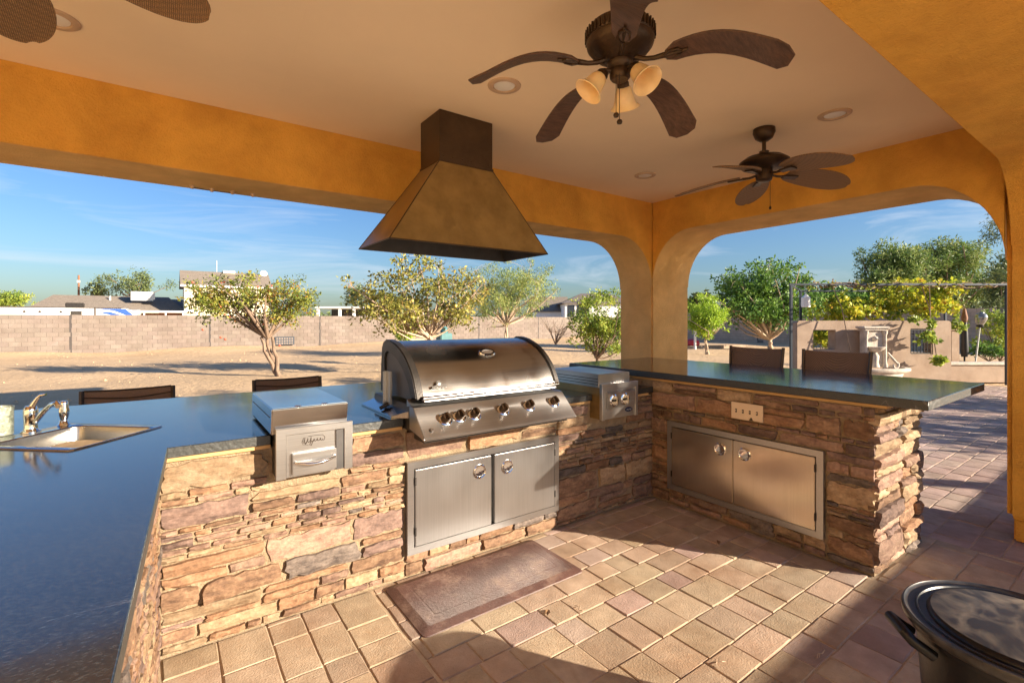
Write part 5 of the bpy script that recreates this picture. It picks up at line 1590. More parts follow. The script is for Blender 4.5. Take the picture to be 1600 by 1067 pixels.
def limbs(name, base, fork, targets, r0, m, parent, seed, stems=1, lean=None, sub=0.5, trunkname='trunk'):
    rnd = random.Random(seed)
    base = Vector(base); fork = Vector(fork)
    mb = MB()
    for s_ in range(stems):
        b0 = base + Vector((rnd.uniform(-1, 1), rnd.uniform(-1, 1), 0)) * (r0 * 1.2 if stems > 1 else 0)
        f0 = fork + Vector((rnd.uniform(-1, 1), rnd.uniform(-1, 1), rnd.uniform(-.5, .5))) * (r0 * 2.5 if stems > 1 else 0)
        pts = [b0 - Vector((0, 0, 0.05)), b0 + Vector((0, 0, 0.02))]
        for k in range(1, 6):
            a = k / 6
            pts.append(b0.lerp(f0, a) + Vector((rnd.gauss(0, 1), rnd.gauss(0, 1), 0)) * r0 * 0.35)
        pts.append(f0)
        rr = r0 / math.sqrt(stems)
        mb.tube(pts, [rr * 1.6, rr * 1.25] + [rr * (1.1 - 0.06 * k) for k in range(5)] + [rr * 0.75], 9)
    tr = mb.build(trunkname, m, parent, smooth=True)
    br = MB()
    forks = [fork]
    tg = list(targets); rnd.shuffle(tg)
    main = tg[:max(3, int(len(tg) * 0.10))]
    nodes = [(fork, r0 * 0.6)]
    for c in main:
        e = Vector(c[:3]); st = fork
        midp = st.lerp(e, 0.5) + Vector((rnd.gauss(0, 1), rnd.gauss(0, 1), rnd.gauss(0, 0.6) - 0.3)) * (e - st).length * 0.10
        pts = [st, st.lerp(midp, 0.5) + Vector((0, 0, -0.02)), midp, midp.lerp(e, 0.55), e]
        br.tube(pts, [r0 * 0.55, r0 * 0.45, r0 * 0.33, r0 * 0.22, r0 * 0.08], 7)
        nodes += [(midp, r0 * 0.28), (pts[3], r0 * 0.18), (e, r0 * 0.08)]
    for c in tg[len(main):]:
        if rnd.random() > sub: continue
        e = Vector(c[:3])
        nd = min(nodes, key=lambda q: (q[0] - e).length)
        mid = nd[0].lerp(e, 0.5) + Vector((rnd.gauss(0, 1), rnd.gauss(0, 1), rnd.gauss(0, 1))) * (e - nd[0]).length * 0.10
        br.tube([nd[0], mid, e], [nd[1] * 0.7, nd[1] * 0.45, max(0.003, nd[1] * 0.15)], 5, cap=False)
    br.build('branches', m, parent, smooth=True)

def tree(name, label, cat, base, fork, blobs, k, rc, nleaf, lsize, lm, bark, r0, seed, stems=1, shell=0.5, group=None, droop=0.0, aspect=0.5, sub=0.5, tb=0.0, sc=0.0):
    t = thing(name, label, cat, base, group=group)
    cl = blob_clusters(blobs, k, rc, seed, shell)
    limbs(name, base, fork, cl, r0, bark, t, seed + 1, stems, sub=sub)
    leafcloud('crown', cl, nleaf, lsize, lm, t, seed + 2, droop=droop, aspect=aspect, tintbias=tb)
    return t, cl

def B(u, v, wd, rx, rz, ry=None):
    """blob centred on the sight line of pixel (u,v) at depth wd; radii in metres"""
    p = W(u, v, wd)
    return (p.x, p.y, p.z, rx, ry or rx, rz)

def g0(u, wd, z=0.0):
    p = W(u, 500, wd); return (p.x, p.y, z)

# T1 leaning rose tree
t1, cl1 = tree('rose_tree', 'small leaning tree with yellow green leaves and red blooms left of the grill', 'tree', g0(440, 13), tuple(W(418, 528, 13.0)),
     [B(350, 470, 12.9, 0.95, 0.65), B(400, 462, 13.1, 0.85, 0.6), B(455, 472, 13.2, 0.85, 0.6), B(420, 500, 13, 0.6, 0.35), B(355, 505, 13, 0.45, 0.35), B(473, 440, 13, 0.13, 0.38), B(330, 470, 12.8, 0.5, 0.4)],
     190, 0.2, 8800, 0.08, M['leaf_rose'], M['bark'], 0.085, 101, stems=3, sub=0.8)
def blooms():
    rnd = random.Random(8)
    for i in range(34):
        c = rnd.choice(cl1)
        p = Vector(c[:3]) + Vector((rnd.gauss(0, .12), rnd.gauss(0, .12), rnd.gauss(0, .12)))
        if i < 4: p = [W(317, 515, 12.6), W(345, 527, 12.6), W(352, 530, 12.7), W(437, 540, 12.8)][i]
        r = rnd.uniform(0.018, 0.032) if i >= 4 else 0.035
        MB().lathe([(0, -r), (r * .8, -r * .6), (r, 0), (r * .8, r * .6), (0, r * .8)], 8, tuple(p)).build('bloom', M['rose'], t1, smooth=True)
blooms()
# T2 lemon tree with sparse large leaves
t2, cl2 = tree('lemon_tree', 'sparse spreading fruit tree with large yellowing leaves right behind the grill lid', 'tree', g0(690, 14), tuple(W(672, 528, 14)),
     [B(605, 472, 13.8, 1.15, 0.85), B(660, 448, 14, 1.1, 0.95), B(640, 495, 14, 1.3, 0.5), B(715, 470, 14.1, 0.8, 0.8), B(700, 495, 14, 0.9, 0.5), B(738, 445, 14.3, 0.75, 0.65), B(615, 425, 14, 0.35, 0.30), B(580, 480, 13.8, .6, .45)],
     260, 0.24, 8200, 0.11, M['leaf_lemon'], M['bark_pale'], 0.075, 201, stems=3, sub=0.9)
for (u, v) in ((644, 470), (712, 478), (690, 488)):
    p = W(u, v, 13.4)
    MB().lathe([(0, -.05), (.035, -.035), (.045, 0), (.035, .035), (0, .05)], 12, tuple(p)).build('lemon', M['yellow_fruit'], t2, smooth=True)
# T3 airy tree
tree('willow_tree', 'airy pale green tree with fine drooping leaves behind the right end of the grill', 'tree', g0(792, 20), tuple(W(790, 508, 20)),
     [B(800, 455, 20, 1.5, 1.35), B(828, 445, 20.2, 1.1, 1.1), B(760, 465, 20, 1.3, 1.1), B(800, 430, 20, 0.8, 0.6), B(840, 475, 20, .5, .5)],
     220, 0.32, 16000, 0.09, M['leaf_olive'], M['bark_pale'], 0.07, 301, stems=2, droop=1.2, aspect=0.28, sub=0.7)
# T4 bush left of the pillar
tree('citrus_bush', 'bright leafy bush left of the corner pillar with branches down to the ground', 'bush', g0(935, 10), tuple(W(932, 560, 10)),
     [B(935, 502, 10, 0.62, 0.55), B(955, 520, 10.1, 0.45, 0.42), B(905, 520, 9.9, 0.33, 0.28), B(940, 545, 10, 0.33, 0.26), B(915, 480, 10, 0.25, 0.2), B(955, 465, 10.2, 0.25, 0.15)],
     140, 0.13, 6400, 0.062, M['leaf_bush'], M['bark'], 0.035, 401, stems=3, sub=0.9)
# T5 lime tree
tree('lime_tree', 'small bright lime green citrus tree right of the corner pillar', 'tree', g0(1105, 22.5), tuple(W(1106, 530, 22.5)),
     [B(1103, 490, 22.5, 0.95, 0.95), B(1120, 502, 22.5, 0.55, 0.5), B(1088, 505, 22.4, 0.6, 0.55), B(1102, 515, 22.5, .6, .4)],
     130, 0.24, 6500, 0.11, M['leaf_lime'], M['bark_pale'], 0.06, 501, stems=2)
# T6 big citrus
tree('orange_tree', 'big dense dark green citrus tree with pale forked trunk left of the pergola', 'tree', g0(1203, 26), tuple(W(1202, 530, 26)),
     [B(1195, 460, 26, 2.2, 1.7), B(1160, 475, 25.6, 1.6, 1.1), B(1225, 470, 26.2, 1.7, 1.4), B(1205, 418, 26, 1.1, 1.0), B(1140, 455, 25.6, 0.9, 0.9), B(1248, 440, 26.2, 0.7, 0.6), B(1190, 490, 26, 2.0, 0.8)],
     330, 0.42, 17000, 0.17, M['leaf_citrus'], M['bark_pale'], 0.13, 601, stems=2, sub=0.35)
# pines beyond the wall
def pine(label, u, wd, vtop, vbot, wpx, seed, k=230, n=17000, lm='leaf_pine'):
    s = wd / 750
    h = (vbot - vtop) * s
    blobs = []
    rnd = random.Random(seed)
    for i in range(9):
        a = i / 8
        vv = vbot - (vbot - vtop) * (0.12 + 0.80 * a)
        rw = wpx / 2 * s * (0.55 + 0.35 * math.sin(PI * (0.15 + 0.6 * a))) * rnd.uniform(0.8, 1.2)
        for q in range(2):
            blobs.append(B(u + rnd.uniform(-0.35, 0.35) * wpx * (1.1 - a), vv, wd + rnd.uniform(-1, 1), rw * 0.55, h * 0.11))
    return tree('pine_tree', label, 'tree', g0(u, wd), tuple(W(u, vbot, wd)), blobs, k, 0.85, n, 0.34, M[lm], M['bark'], 0.28, seed, aspect=0.3, sub=0.25, group='big trees beyond the garden wall')
pine('wide bright green conifer beyond the garden wall, directly above the fountain', 1398, 46, 386, 505, 175, 701, k=300, n=24000)
pine('wide olive green conifer beyond the garden wall, right of the brighter one', 1478, 50, 384, 505, 190, 721, k=300, n=24000)
pine('sparse grey green conifer against the right pillar edge beyond the garden wall', 1572, 40, 405, 500, 80, 741, k=80, n=5200, lm='leaf_far')
tree('mesquite_tree', 'wispy tree branch hanging in front of the sky at the right arch', 'tree', (14.2, -0.6, 0), (13.9, 0.0, 3.2),
     [B(1590, 352, 11.8, 0.75, 0.35), B(1560, 372, 11.6, 0.42, 0.28), B(1630, 340, 12, 0.9, 0.7)],
     70, 0.20, 3000, 0.085, M['leaf_far'], M['bark'], 0.07, 761, droop=.6, aspect=0.22, sub=0.9)
# far trees on the left
def far_tree(label, u, wd, vtop, vbot, wpx, seed, n=4000, lm='leaf_far'):
    s = wd / 750
    vc = (vtop + vbot) / 2
    bl = [B(u - wpx * .25, vc + 4, wd, wpx * .28 * s, (vbot - vtop) * .42 * s), B(u + wpx * .22, vc + 3, wd, wpx * .3 * s, (vbot - vtop) * .42 * s), B(u, vc - 3, wd, wpx * .3 * s, (vbot - vtop) * .48 * s)]
    tree('shade_tree', label, 'tree', g0(u, wd), tuple(W(u, vbot, wd)), bl, 70, 0.09 * wpx * s, n, 0.35, M[lm], M['bark'], 0.2, seed, sub=0.3, group='far shade trees')
far_tree('low bright green trees at the far left edge beyond the trailer', 15, 85, 457, 482, 75, 801, lm='leaf_bush')
far_tree('broad grey green tree rising behind the low long roof', 208, 88, 420, 468, 105, 811)
far_tree('small tree left of the broad one behind the low roof', 152, 90, 440, 466, 34, 821, 1500)
far_tree('round dark tree in the distance left of the spreading fruit tree', 556, 95, 442, 484, 42, 831, 2500)
far_tree('low tree behind the tan block wall right of the orange tree', 1300, 42, 450, 498, 120, 841, 6000, 'leaf_citrus')
far_tree('tree glimpsed between lime tree and corner pillar', 1092, 40, 455, 500, 44, 851, 2500)
# tree casting shade from the right, outside the view
tree('shade_tree', 'tall shade tree standing right of the patio outside the view', 'tree', (9.9, -4.3, 0), (9.9, -4.3, 2.8),
     [(10.0, -4.3, 4.6, 2.25, 2.2, 1.45), (9.2, -4.0, 4.2, 1.5, 1.6, 1.0)], 230, 0.5, 15000, 0.16, M['leaf_citrus'], M['bark'], 0.14, 871, sub=0.3)
tree('shade_bush', 'low wide shrub right of the patio outside the view', 'bush', (12.9, -3.2, 0), (12.9, -3.2, 0.6),
     [(12.9, -3.2, 1.7, 1.5, 1.2, 1.0), (15.3, -2.4, 1.6, 1.2, 1.0, .9)], 90, 0.35, 6000, 0.12, M['leaf_citrus'], M['bark'], 0.06, 881)

# bare shrub and small yard plants
def bare_shrub(u, wd, label, hpx, seed):
    rnd = random.Random(seed); s = wd / 750
    base = Vector(g0(u, wd, 0.12))
    mb = MB()
    for i in range(16):
        a = rnd.uniform(0, 2 * PI); l = hpx * s * rnd.uniform(0.6, 1.1)
        d = Vector((math.cos(a) * 0.5, math.sin(a) * 0.5, 1)).normalized()
        p1 = base + d * l * 0.5 + Vector((rnd.gauss(0, .08), rnd.gauss(0, .08), 0)); p2 = base + d * l + Vector((math.cos(a), math.sin(a), 0)) * l * .2
        mb.tube([base, p1, p2], [0.03, 0.018, 0.006], 5)
        for q in range(3):
            e = p1 + Vector((rnd.gauss(0, .3), rnd.gauss(0, .3), rnd.uniform(.1, .6))) * l * .5
            mb.tube([p1, e], [0.012, 0.004], 4)
    o = mb.build('bare_shrub', M['bark'], None, origin=tuple(base)); tag(o, label, 'shrub')
bare_shrub(868, 28, 'leafless grey shrub in front of the block wall left of the leafy bush', 48, 3)
def small_plant(name, label, u, v, wd, r, n, ls, lm, seed, zb=0.0, rz=None, cat='plant'):
    p = W(u, v, wd)
    t = thing(name, label, cat, (p.x, p.y, zb))
    cl = blob_clusters([(p.x, p.y, p.z, r, r, rz or r * 0.8)], 26, r * 0.35, seed)
    st = MB()
    for c in cl[:12]:
        st.tube([(p.x, p.y, zb), ((p.x + c[0]) / 2, (p.y + c[1]) / 2, (zb + c[2]) / 2), c[:3]], [0.012, 0.009, 0.004], 5)
    st.build('stems', M['bark'], t)
    leafcloud('foliage', cl, n, ls, lm, t, seed)
small_plant('young_citrus', 'small bright yellow green sapling just left of the grill lid', 632, 523, 17, 0.30, 700, 0.10, M['leaf_lime'], 11)
small_plant('garden_bush', 'leafy green bush behind the low planter wall beside the right pillar', 1562, 518, 14.5, 0.62, 2600, 0.10, M['leaf_bush'], 12, 0.3, 0.62, 'bush')
small_plant('ground_cover_plant', 'low red and green plant in the planter at the foot of the globe torch', 1545, 548, 13.2, 0.42, 1100, 0.08, M['leaf_citrus'], 13, 0.42, 0.12)
small_plant('yellow_bush', 'yellow green plant seen through the square opening of the fountain wall', 1288, 524, 13.4, 0.42, 1300, 0.10, M['leaf_vine'], 14, 0.0, 0.40)

# ================================================================== BLOCK WALLS
def block_wall(label, p0, d, nrm, length, H, joints, m, seed, individual=0, z0=-0.05, bl=0.4, bh=0.2):
    t = thing('block_wall', label, 'wall', (p0[0], p0[1], 0))
    P0 = Vector((p0[0], p0[1], 0)); d = Vector((d[0], d[1], 0)); nrm = Vector((nrm[0], nrm[1], 0))
    def bx(mb, a0, a1, e0, e1, za, zb):
        q = lambda a, e, z: tuple(P0 + d * a + nrm * e + Vector((0, 0, z)))
        mb.hexa([q(a0, e0, za), q(a1, e0, za), q(a1, e1, za), q(a0, e1, za)], [q(a0, e0, zb), q(a1, e0, zb), q(a1, e1, zb), q(a0, e1, zb)])
    core = MB(); bx(core, 0, length, -0.20, -0.008, z0, H - 0.004); core.build('core', M['block_core'], t)
    rnd = random.Random(seed)
    rest = MB(); cands = []
    rows = int(round((H - z0) / bh))
    for r in range(rows):
        a = -(bl / 2 if r % 2 else 0)
        while a < length:
            a0, a1 = max(0, a) + 0.005, min(length, a + bl) - 0.005
            za = H - (r + 1) * bh + 0.005; zb = H - r * bh - 0.005
            if a1 - a0 > 0.06 and not any(j - 0.03 < a0 < j + 0.03 or a0 < j < a1 for j in joints):
                cands.append((a0, a1, za, zb))
            elif a1 - a0 > 0.06:
                for j in joints:
                    if a0 < j < a1:
                        if j - 0.03 - a0 > 0.04: cands.append((a0, j - 0.03, za, zb))
                        if a1 - j - 0.03 > 0.04: cands.append((j + 0.03, a1, za, zb))
            a += bl
    def area(c):
        mid = P0 + d * ((c[0] + c[1]) / 2); q = pix((mid.x, mid.y, (c[2] + c[3]) / 2))
        if not q or not (-20 < q[0] < 1620) or q[1] > 600: return 0
        return (c[1] - c[0]) * (c[3] - c[2]) / q[2] ** 2
    cands.sort(key=lambda c: -area(c))
    for i, c in enumerate(cands):
        e = rnd.uniform(0, 0.006)
        if i < individual and area(c) > 0:
            mb = MB(); bx(mb, c[0], c[1], -0.09, e, c[2], c[3])
            mb.build('block', m, t)
        else:
            bx(rest, c[0], c[1], -0.09, e, c[2], c[3])
    stuff(rest.build('block_courses', m, t))
    for j in joints:
        mb = MB(); bx(mb, j - 0.045, j + 0.045, -0.05, 0.004, z0, H + 0.0); mb.build('expansion_joint', M['gap'], t)
    return t
NW = 29.6
block_wall('long pale grey concrete block wall across the back of the dirt yard', (-26, NW), (1, 0), (0, -1), 60, 1.80, [5.6, 11.2, 16.8, 22.4, 27.8, 33.3, 38.8, 44.3, 49.8, 55.3], M['block'], 5, individual=290)
block_wall('brown shaded block wall along the right side of the garden', (33.6, 29.3), (0, -1), (-1, 0), 34, 2.16, [6, 12, 18, 24, 30], M['block_dark'], 6, individual=0)

# old vent block leaning against the wall, red ball toy and other little things along the wall
p = W(471, 537, 23.7)
t = thing('vent_block', 'grey pierced block panel leaning at the foot of the back wall behind the rose tree', 'block', (p.x, NW - 0.12, 0.0))
cx = p.x
fr = MB(); fr.box(cx - 0.5, cx + 0.5, NW - 0.16, NW - 0.1, 0.16, 0.62)
fr.build('panel', M['post'], t)
for i in range(7):
    for j in range(3):
        MB().box(cx - 0.44 + i * 0.13, cx - 0.35 + i * 0.13, NW - 0.164, NW - 0.1602, 0.2 + j * 0.135, 0.29 + j * 0.135).build('opening', M['block_core'], t)
p = W(694, 515, 26)
t = thing('valve_box', 'dark teal capped irrigation box seen between the fruit tree trunks', 'box', (p.x, p.y, 0))
MB().box(p.x - .35, p.x + .35, p.y - .3, p.y + .3, 0, 0.85).build('box', M['teal'], t, bevel=0.04)
MB().lathe([(.2, .85), (.22, 1.05), (.12, 1.2), (0, 1.22)], 16, (p.x, p.y, 0)).build('cap', M['teal'], t, smooth=True)
p = W(1081, 527, 27)
o = MB().lathe([(0, 0), (.3, .03), (.42, .2), (.38, .4), (.2, .5), (0, .52)], 18, (p.x, p.y, 0)).build('play_ball', M['red_plastic'], None, smooth=True, origin=(p.x, p.y, 0))
tag(o, 'red toy ball on the dirt right of the corner pillar', 'ball')
p = W(1086, 520, 26)
o = MB().box(p.x - .05, p.x + .05, p.y - .05, p.y + .05, -0.05, 1.05).build('garden_stake', M['white'], None, origin=(p.x, p.y, 0), bevel=0.01)
tag(o, 'white square stake in the ground beside the lime tree', 'stake')
# low edging round the citrus trees
e0, e1 = W(1075, 540, 26.5), W(1165, 540, 27.5)
dd = (Vector((e1.x, e1.y, 0)) - Vector((e0.x, e0.y, 0))).normalized(); nn_ = Vector((-dd.y, dd.x, 0)) * 0.12
mb = MB().hexa([(e0.x, e0.y, -.1), (e1.x, e1.y, -.1), (e1.x + nn_.x, e1.y + nn_.y, -.1), (e0.x + nn_.x, e0.y + nn_.y, -.1)], [(e0.x, e0.y, .14), (e1.x, e1.y, .14), (e1.x + nn_.x, e1.y + nn_.y, .14), (e0.x + nn_.x, e0.y + nn_.y, .14)])
tag(mb.build('planter_edging', M['tan_stucco'], None, origin=tuple(e0)), 'low tan planter edging behind the lime tree', 'edging')

# ================================================================== FOUNTAIN WALL, PLANTER, PERGOLA (facing the viewpoint)
def frame_at(u, wd, z=0):
    """local frame: x to picture right, y away, origin on the ground"""
    p = W(u, 500, wd)
    return (p.x, p.y, z), math.atan2(RY, RX)

def fountain_wall():
    loc, rz = frame_at(1366, 11.75)
    t = thing('fountain_wall', 'tan stucco garden wall with iron window grille and square opening behind the bar', 'wall', loc, rz)
    k = 11.75 / 750
    X = lambda u: (u - 1366) * k
    Z = lambda v: CAMH + (500 - v) * k
    x0, x1, zt = X(1245), X(1487), Z(501)
    oa, ob, oz0, oz1 = X(1271), X(1305), Z(546), Z(516)
    ga, gb, gz0, gz1 = X(1423), X(1457), Z(553), Z(514)
    dpt = 0.28
    mb = MB()
    outer = [(x0, 0), (x1, 0), (x1, zt - 0.08), (x1 - 0.02, zt - 0.02), (x1 - 0.08, zt), (x0 + 0.05, zt), (x0, zt - 0.05)]
    h1 = [(oa, oz0), (ob, oz0), (ob, oz1), (oa, oz1)][::-1]; h2 = [(ga, gz0), (gb, gz0), (gb, gz1), (ga, gz1)][::-1]
    V = lambda ps: [Vector((a, b2, 0)) for a, b2 in ps]
    tri = tessellate_polygon([V(outer), V(h1), V(h2)])
    al = outer + h1 + h2; n = len(al)
    mb.v = [(a, 0, z) for a, z in al] + [(a, dpt, z) for a, z in al]
    mb.f = [tuple(q) for q in tri] + [tuple(i + n for i in q[::-1]) for q in tri]
    st = 0
    for L_ in (len(outer), 4, 4):
        for i in range(L_):
            a, b2 = st + i, st + (i + 1) % L_
            mb.f.append((a, b2, b2 + n, a + n))
        st += L_
    mb.build('wall', M['tan_stucco'], t, world=False, bevel=0.012)
    g = MB()
    g.box(ga + 0.0, gb - 0.0, 0.02, 0.04, gz0 + 0.001, gz0 + 0.03); g.box(ga, gb, 0.02, 0.04, gz1 - 0.03, gz1 - 0.001)
    fr = g.build('grille', M['iron'], t, world=False)
    for i in range(7):
        xx = ga + 0.02 + (gb - ga - 0.04) * i / 6
        MB().tube([(xx, 0.03, gz0), (xx, 0.03, gz1)], 0.009, 6).build('grille_bar', M['iron'], fr, world=False)
    for j in range(4):
        zz = gz0 + 0.1 + j * 0.13
        MB().tube([(ga, 0.045, zz), (gb, 0.045, zz)], 0.007, 6).build('grille_bar', M['iron'], fr, world=False)
    # low planter wall continuing to the right
    loc, rz = frame_at(1530, 11.95)
    t2 = thing('planter_wall', 'low tan planter wall with pale cap running to the right pillar', 'wall', loc, rz)
    k2 = 11.95 / 750
    xa, xb = (1468 - 1530) * k2, (1640 - 1530) * k2
    MB().box(xa, xb, 0, 0.3, 0, 0.435).build('wall', M['tan_stucco'], t2, world=False, bevel=0.01)
    MB().box(xa - 0.0, xb, -0.04, 0.36, 0.437, 0.50).build('cap', M['cast_stone'], t2, world=False, bevel=0.012)
    # soil bed
    sb = MB().box(xa, xb, 0.362, 3.2, -0.02, 0.40).build('planter_soil', M['dirt'], None, world=False)
    sb.location = loc; sb.rotation_euler = (0, 0, rz); structure(sb)
    # stucco pier with dark post behind the wall end
    loc, rz = frame_at(1493, 13.0)
    pr = MB().box(-0.11, 0.11, 0, 0.4, 0, 1.27).box(-0.15, 0.15, -0.03, 0.43, 1.272, 1.34).build('garden_pier', M['tan_stucco'], None, world=False, bevel=0.008)
    pr.location = loc; pr.rotation_euler = (0, 0, rz); tag(pr, 'squat capped stucco pier just past the right end of the fountain wall', 'pier')
    loc, rz = frame_at(1507, 13.2)
    um = thing('closed_umbrella', 'closed dark patio umbrella with rusty red tip beside the squat pier', 'umbrella', loc, rz)
    MB().lathe([(0.02, 0.0), (0.02, 1.0)], 10).build('pole', M['iron'], um, world=False, smooth=True)
    MB().lathe([(0.07, 0.55), (0.09, 0.7), (0.075, 1.2), (0.05, 1.5)], 12).build('folded_canopy', M['iron'], um, world=False, smooth=True)
    MB().lathe([(0.055, 1.5), (0.075, 1.62), (0.03, 1.86), (0, 1.9)], 12).build('tip', M['brown_wood'], um, world=False, smooth=True)
fountain_wall()

def fountain():
    loc, rz = frame_at(1371, 11.35)
    t = thing('wall_fountain', 'weathered white cast stone wall fountain with columns, scrolls and round basin', 'fountain', loc, rz)
    cs = M['cast_stone']
    MB().box(-0.21, 0.21, 0.08, 0.30, 0.44, 1.30).build('back_panel', cs, t, world=False, bevel=0.01)
    MB().box(-0.31, 0.31, 0.00, 0.32, 1.352, 1.41).build('cornice', cs, t, world=False, bevel=0.015)
    MB().box(-0.27, 0.27, 0.03, 0.31, 1.302, 1.35).build('frieze', cs, t, world=False, bevel=0.012)
    for s in (-1, 1):
        MB().lathe([(0.055, 0.44), (0.055, 0.50), (0.038, 0.54), (0.034, 1.2), (0.05, 1.24), (0.055, 1.30)], 16, (s * 0.225, 0.06, 0)).build('column', cs, t, world=False, smooth=True)
        pts = []
        for i in range(26):
            a = i / 25
            ang = PI * 0.5 - a * 2.2 * PI; r = 0.13 - 0.10 * a
            if a < 0.25:
                pts.append((s * (0.28 + a * 0.9), 0.06, 0.78 - a * 1.0))
            else:
                b_ = (a - 0.25) / 0.75
                an = R_(60) - b_ * 1.6 * PI; rr = 0.095 * (1 - 0.75 * b_)
                pts.append((s * (0.455 + rr * math.cos(an)), 0.06, 0.475 + rr * math.sin(an)))
        MB().tube(pts, 0.032, 8).build('scroll', cs, t, world=False, smooth=True)
    # mask spout and shell bowl
    rot = Matrix.Rotation(R_(90), 3, 'X')
    MB().lathe([(0.0, 0.07), (0.03, 0.06), (0.055, 0.03), (0.065, 0.0)], 14, (0, 0.079, 1.12), rot).build('mask', cs, t, world=False, smooth=True)
    MB().lathe([(0, 0.02), (0.012, 0.018), (0.014, 0.0)], 10, (0, 0.0, 1.105), rot).build('spout', M['slot'], t, world=False, smooth=True)
    m_ = MB()
    for i, (r, z) in enumerate([(0.02, 0.80), (0.10, 0.83), (0.17, 0.89), (0.20, 0.93), (0.185, 0.93), (0.12, 0.88), (0.0, 0.85)]):
        pass
    MB().lathe([(0.02, 0.79), (0.10, 0.82), (0.17, 0.88), (0.20, 0.925), (0.185, 0.93), (0.12, 0.88), (0.0, 0.86)], 20, (0, 0.05, 0)).build('shell_bowl', cs, t, world=False, smooth=True)
    MB().lathe([(0.10, 0.44), (0.07, 0.55), (0.09, 0.7), (0.03, 0.795)], 14, (0, 0.08, 0)).build('pedestal', cs, t, world=False, smooth=True)
    def half(prof, nm, ys=0.55):
        mb = MB().lathe(prof, 36)
        mb.v = [(x, y * ys + 0.12, z) for x, y, z in mb.v]
        return mb.build(nm, cs, t, world=False, smooth=True)
    half([(0.62, 0.0), (0.66, 0.03), (0.66, 0.10), (0.60, 0.13), (0.66, 0.30), (0.78, 0.34), (0.82, 0.37), (0.82, 0.42), (0.78, 0.435), (0.70, 0.43), (0.68, 0.34), (0.0, 0.33)], 'basin')
fountain()

def pergola():
    loc, rz = frame_at(1404, 11.5)
    t = thing('pergola', 'thin dark blue grey steel pergola frame carrying a yellowing grapevine', 'pergola', loc, rz)
    k = 11.5 / 750
    x0, x1 = (1236 - 1404) * k, (1573 - 1404) * k
    H = CAMH + (500 - 446) * k
    D = 2.6
    def post(x, y):
        MB().box(x - 0.028, x + 0.028, y - 0.028, y + 0.028, 0, H - 0.001).build('post', M['post'], t, world=False, bevel=0.004)
    kb = (11.5 + D) / 750
    xb0, xb1 = (1251 - 800) * kb - (1404 - 800) * k, (1477 - 800) * kb - (1404 - 800) * k
    for x, y in ((x0, 0), (x1, 0), (xb0, D), (xb1, D)): post(x, y)
    for y, xa_ in ((0, x0 - 0.05), (D, xb0 - 0.05)):
        MB().box(xa_, x1 + 0.9, y - 0.02, y + 0.02, H, H + 0.045).build('beam', M['post'], t, world=False, bevel=0.004)
    for xf, xk in ((x0, xb0), (x0 + 2.6, xb0 + 2.7), (x1, xb1)):
        MB().hexa([(xf - 0.015, 0.021, H + 0.005), (xf + 0.015, 0.021, H + 0.005), (xk + 0.015, D - 0.021, H + 0.005), (xk - 0.015, D - 0.021, H + 0.005)],
                  [(xf - 0.015, 0.021, H + 0.035), (xf + 0.015, 0.021, H + 0.035), (xk + 0.015, D - 0.021, H + 0.035), (xk - 0.015, D - 0.021, H + 0.035)]).build('rafter', M['post'], t, world=False)
    # grapevine
    vt = thing('grapevine', 'yellow green grapevine spread over the pergola and trailing beside the fountain', 'vine', tuple(W(1400, 500, 13.2).xy) + (0,))
    bl = []
    for (u, v, wd, rx, rz_) in ((1275, 488, 13.4, .35, .30), (1310, 480, 13.4, .5, .38), (1350, 478, 13.5, .55, .38), (1395, 476, 13.4, .6, .42), (1440, 478, 13.2, .6, .42), (1480, 475, 13.1, .45, .35), (1400, 450, 13.6, .9, .22),
                              (1330, 490, 13.3, .6, .22), (1460, 492, 13.1, .4, .25), (1470, 455, 13.2, .6, .2)):
        bl.append(B(u, v, wd, rx, rz_))
    cl = blob_clusters(bl, 170, 0.16, 91, 0.3)
    leafcloud('foliage', cl, 5200, 0.10, M['leaf_vine'], vt, 92, aspect=0.8, tintbias=-0.02)
    bl2 = [B(1452, 510, 11.45, .16, .12), B(1452, 528, 11.4, .20, .16), B(1440, 540, 11.45, .16, .12), B(1463, 548, 11.4, .08, .16), B(1465, 565, 11.4, .17, .13), B(1500, 505, 12.6, .22, .22), B(1425, 500, 11.5, .2, .06)]
    cl2 = blob_clusters(bl2, 40, 0.07, 93)
    leafcloud('trailing_foliage', cl2, 800, 0.085, M['leaf_bush'], vt, 94, aspect=0.8, tintbias=.05)
    rnd = random.Random(4)
    vm = MB()
    for i in range(16):
        u = rnd.uniform(1240, 1560)
        pts = [W(u + q * 14, 446 + rnd.uniform(-5, 5), 11.45 + rnd.uniform(0, .2)) for q in range(6)]
        vm.tube(pts, 0.012, 5)
    for (u0, u1) in ((1452, 1455), (1300, 1330), (1440, 1463)):
        vm.tube([W(u0, 446, 11.5), W((u0 + u1) / 2, 480, 11.6), W(u1, 555, 11.4)], 0.010, 5)
    vm.build('vine_stems', M['bark'], vt)
    clr = [tuple(W(rnd.uniform(1245, 1560), 444 + rnd.uniform(-4, 5), 11.5 + rnd.uniform(-.1, .3))) + (0.09,) for _ in range(34)]
    leafcloud('rail_foliage', clr, 520, 0.06, M['leaf_rose'], vt, 95, aspect=0.7)
    # hanging white lantern
    p = W(1259, 470, 11.9)
    hl = thing('hanging_lantern', 'small white hanging lantern at the left post of the pergola', 'lantern', tuple(p))
    MB().lathe([(0.09, -0.16), (0.10, -0.15), (0.10, 0.08), (0.03, 0.15), (0.0, 0.17)], 6).build('body', M['white'], hl, world=False)
    MB().tube([(0, 0, 0.16), (0, 0, 0.42)], 0.005, 5).build('chain', M['iron'], hl, world=False)
pergola()

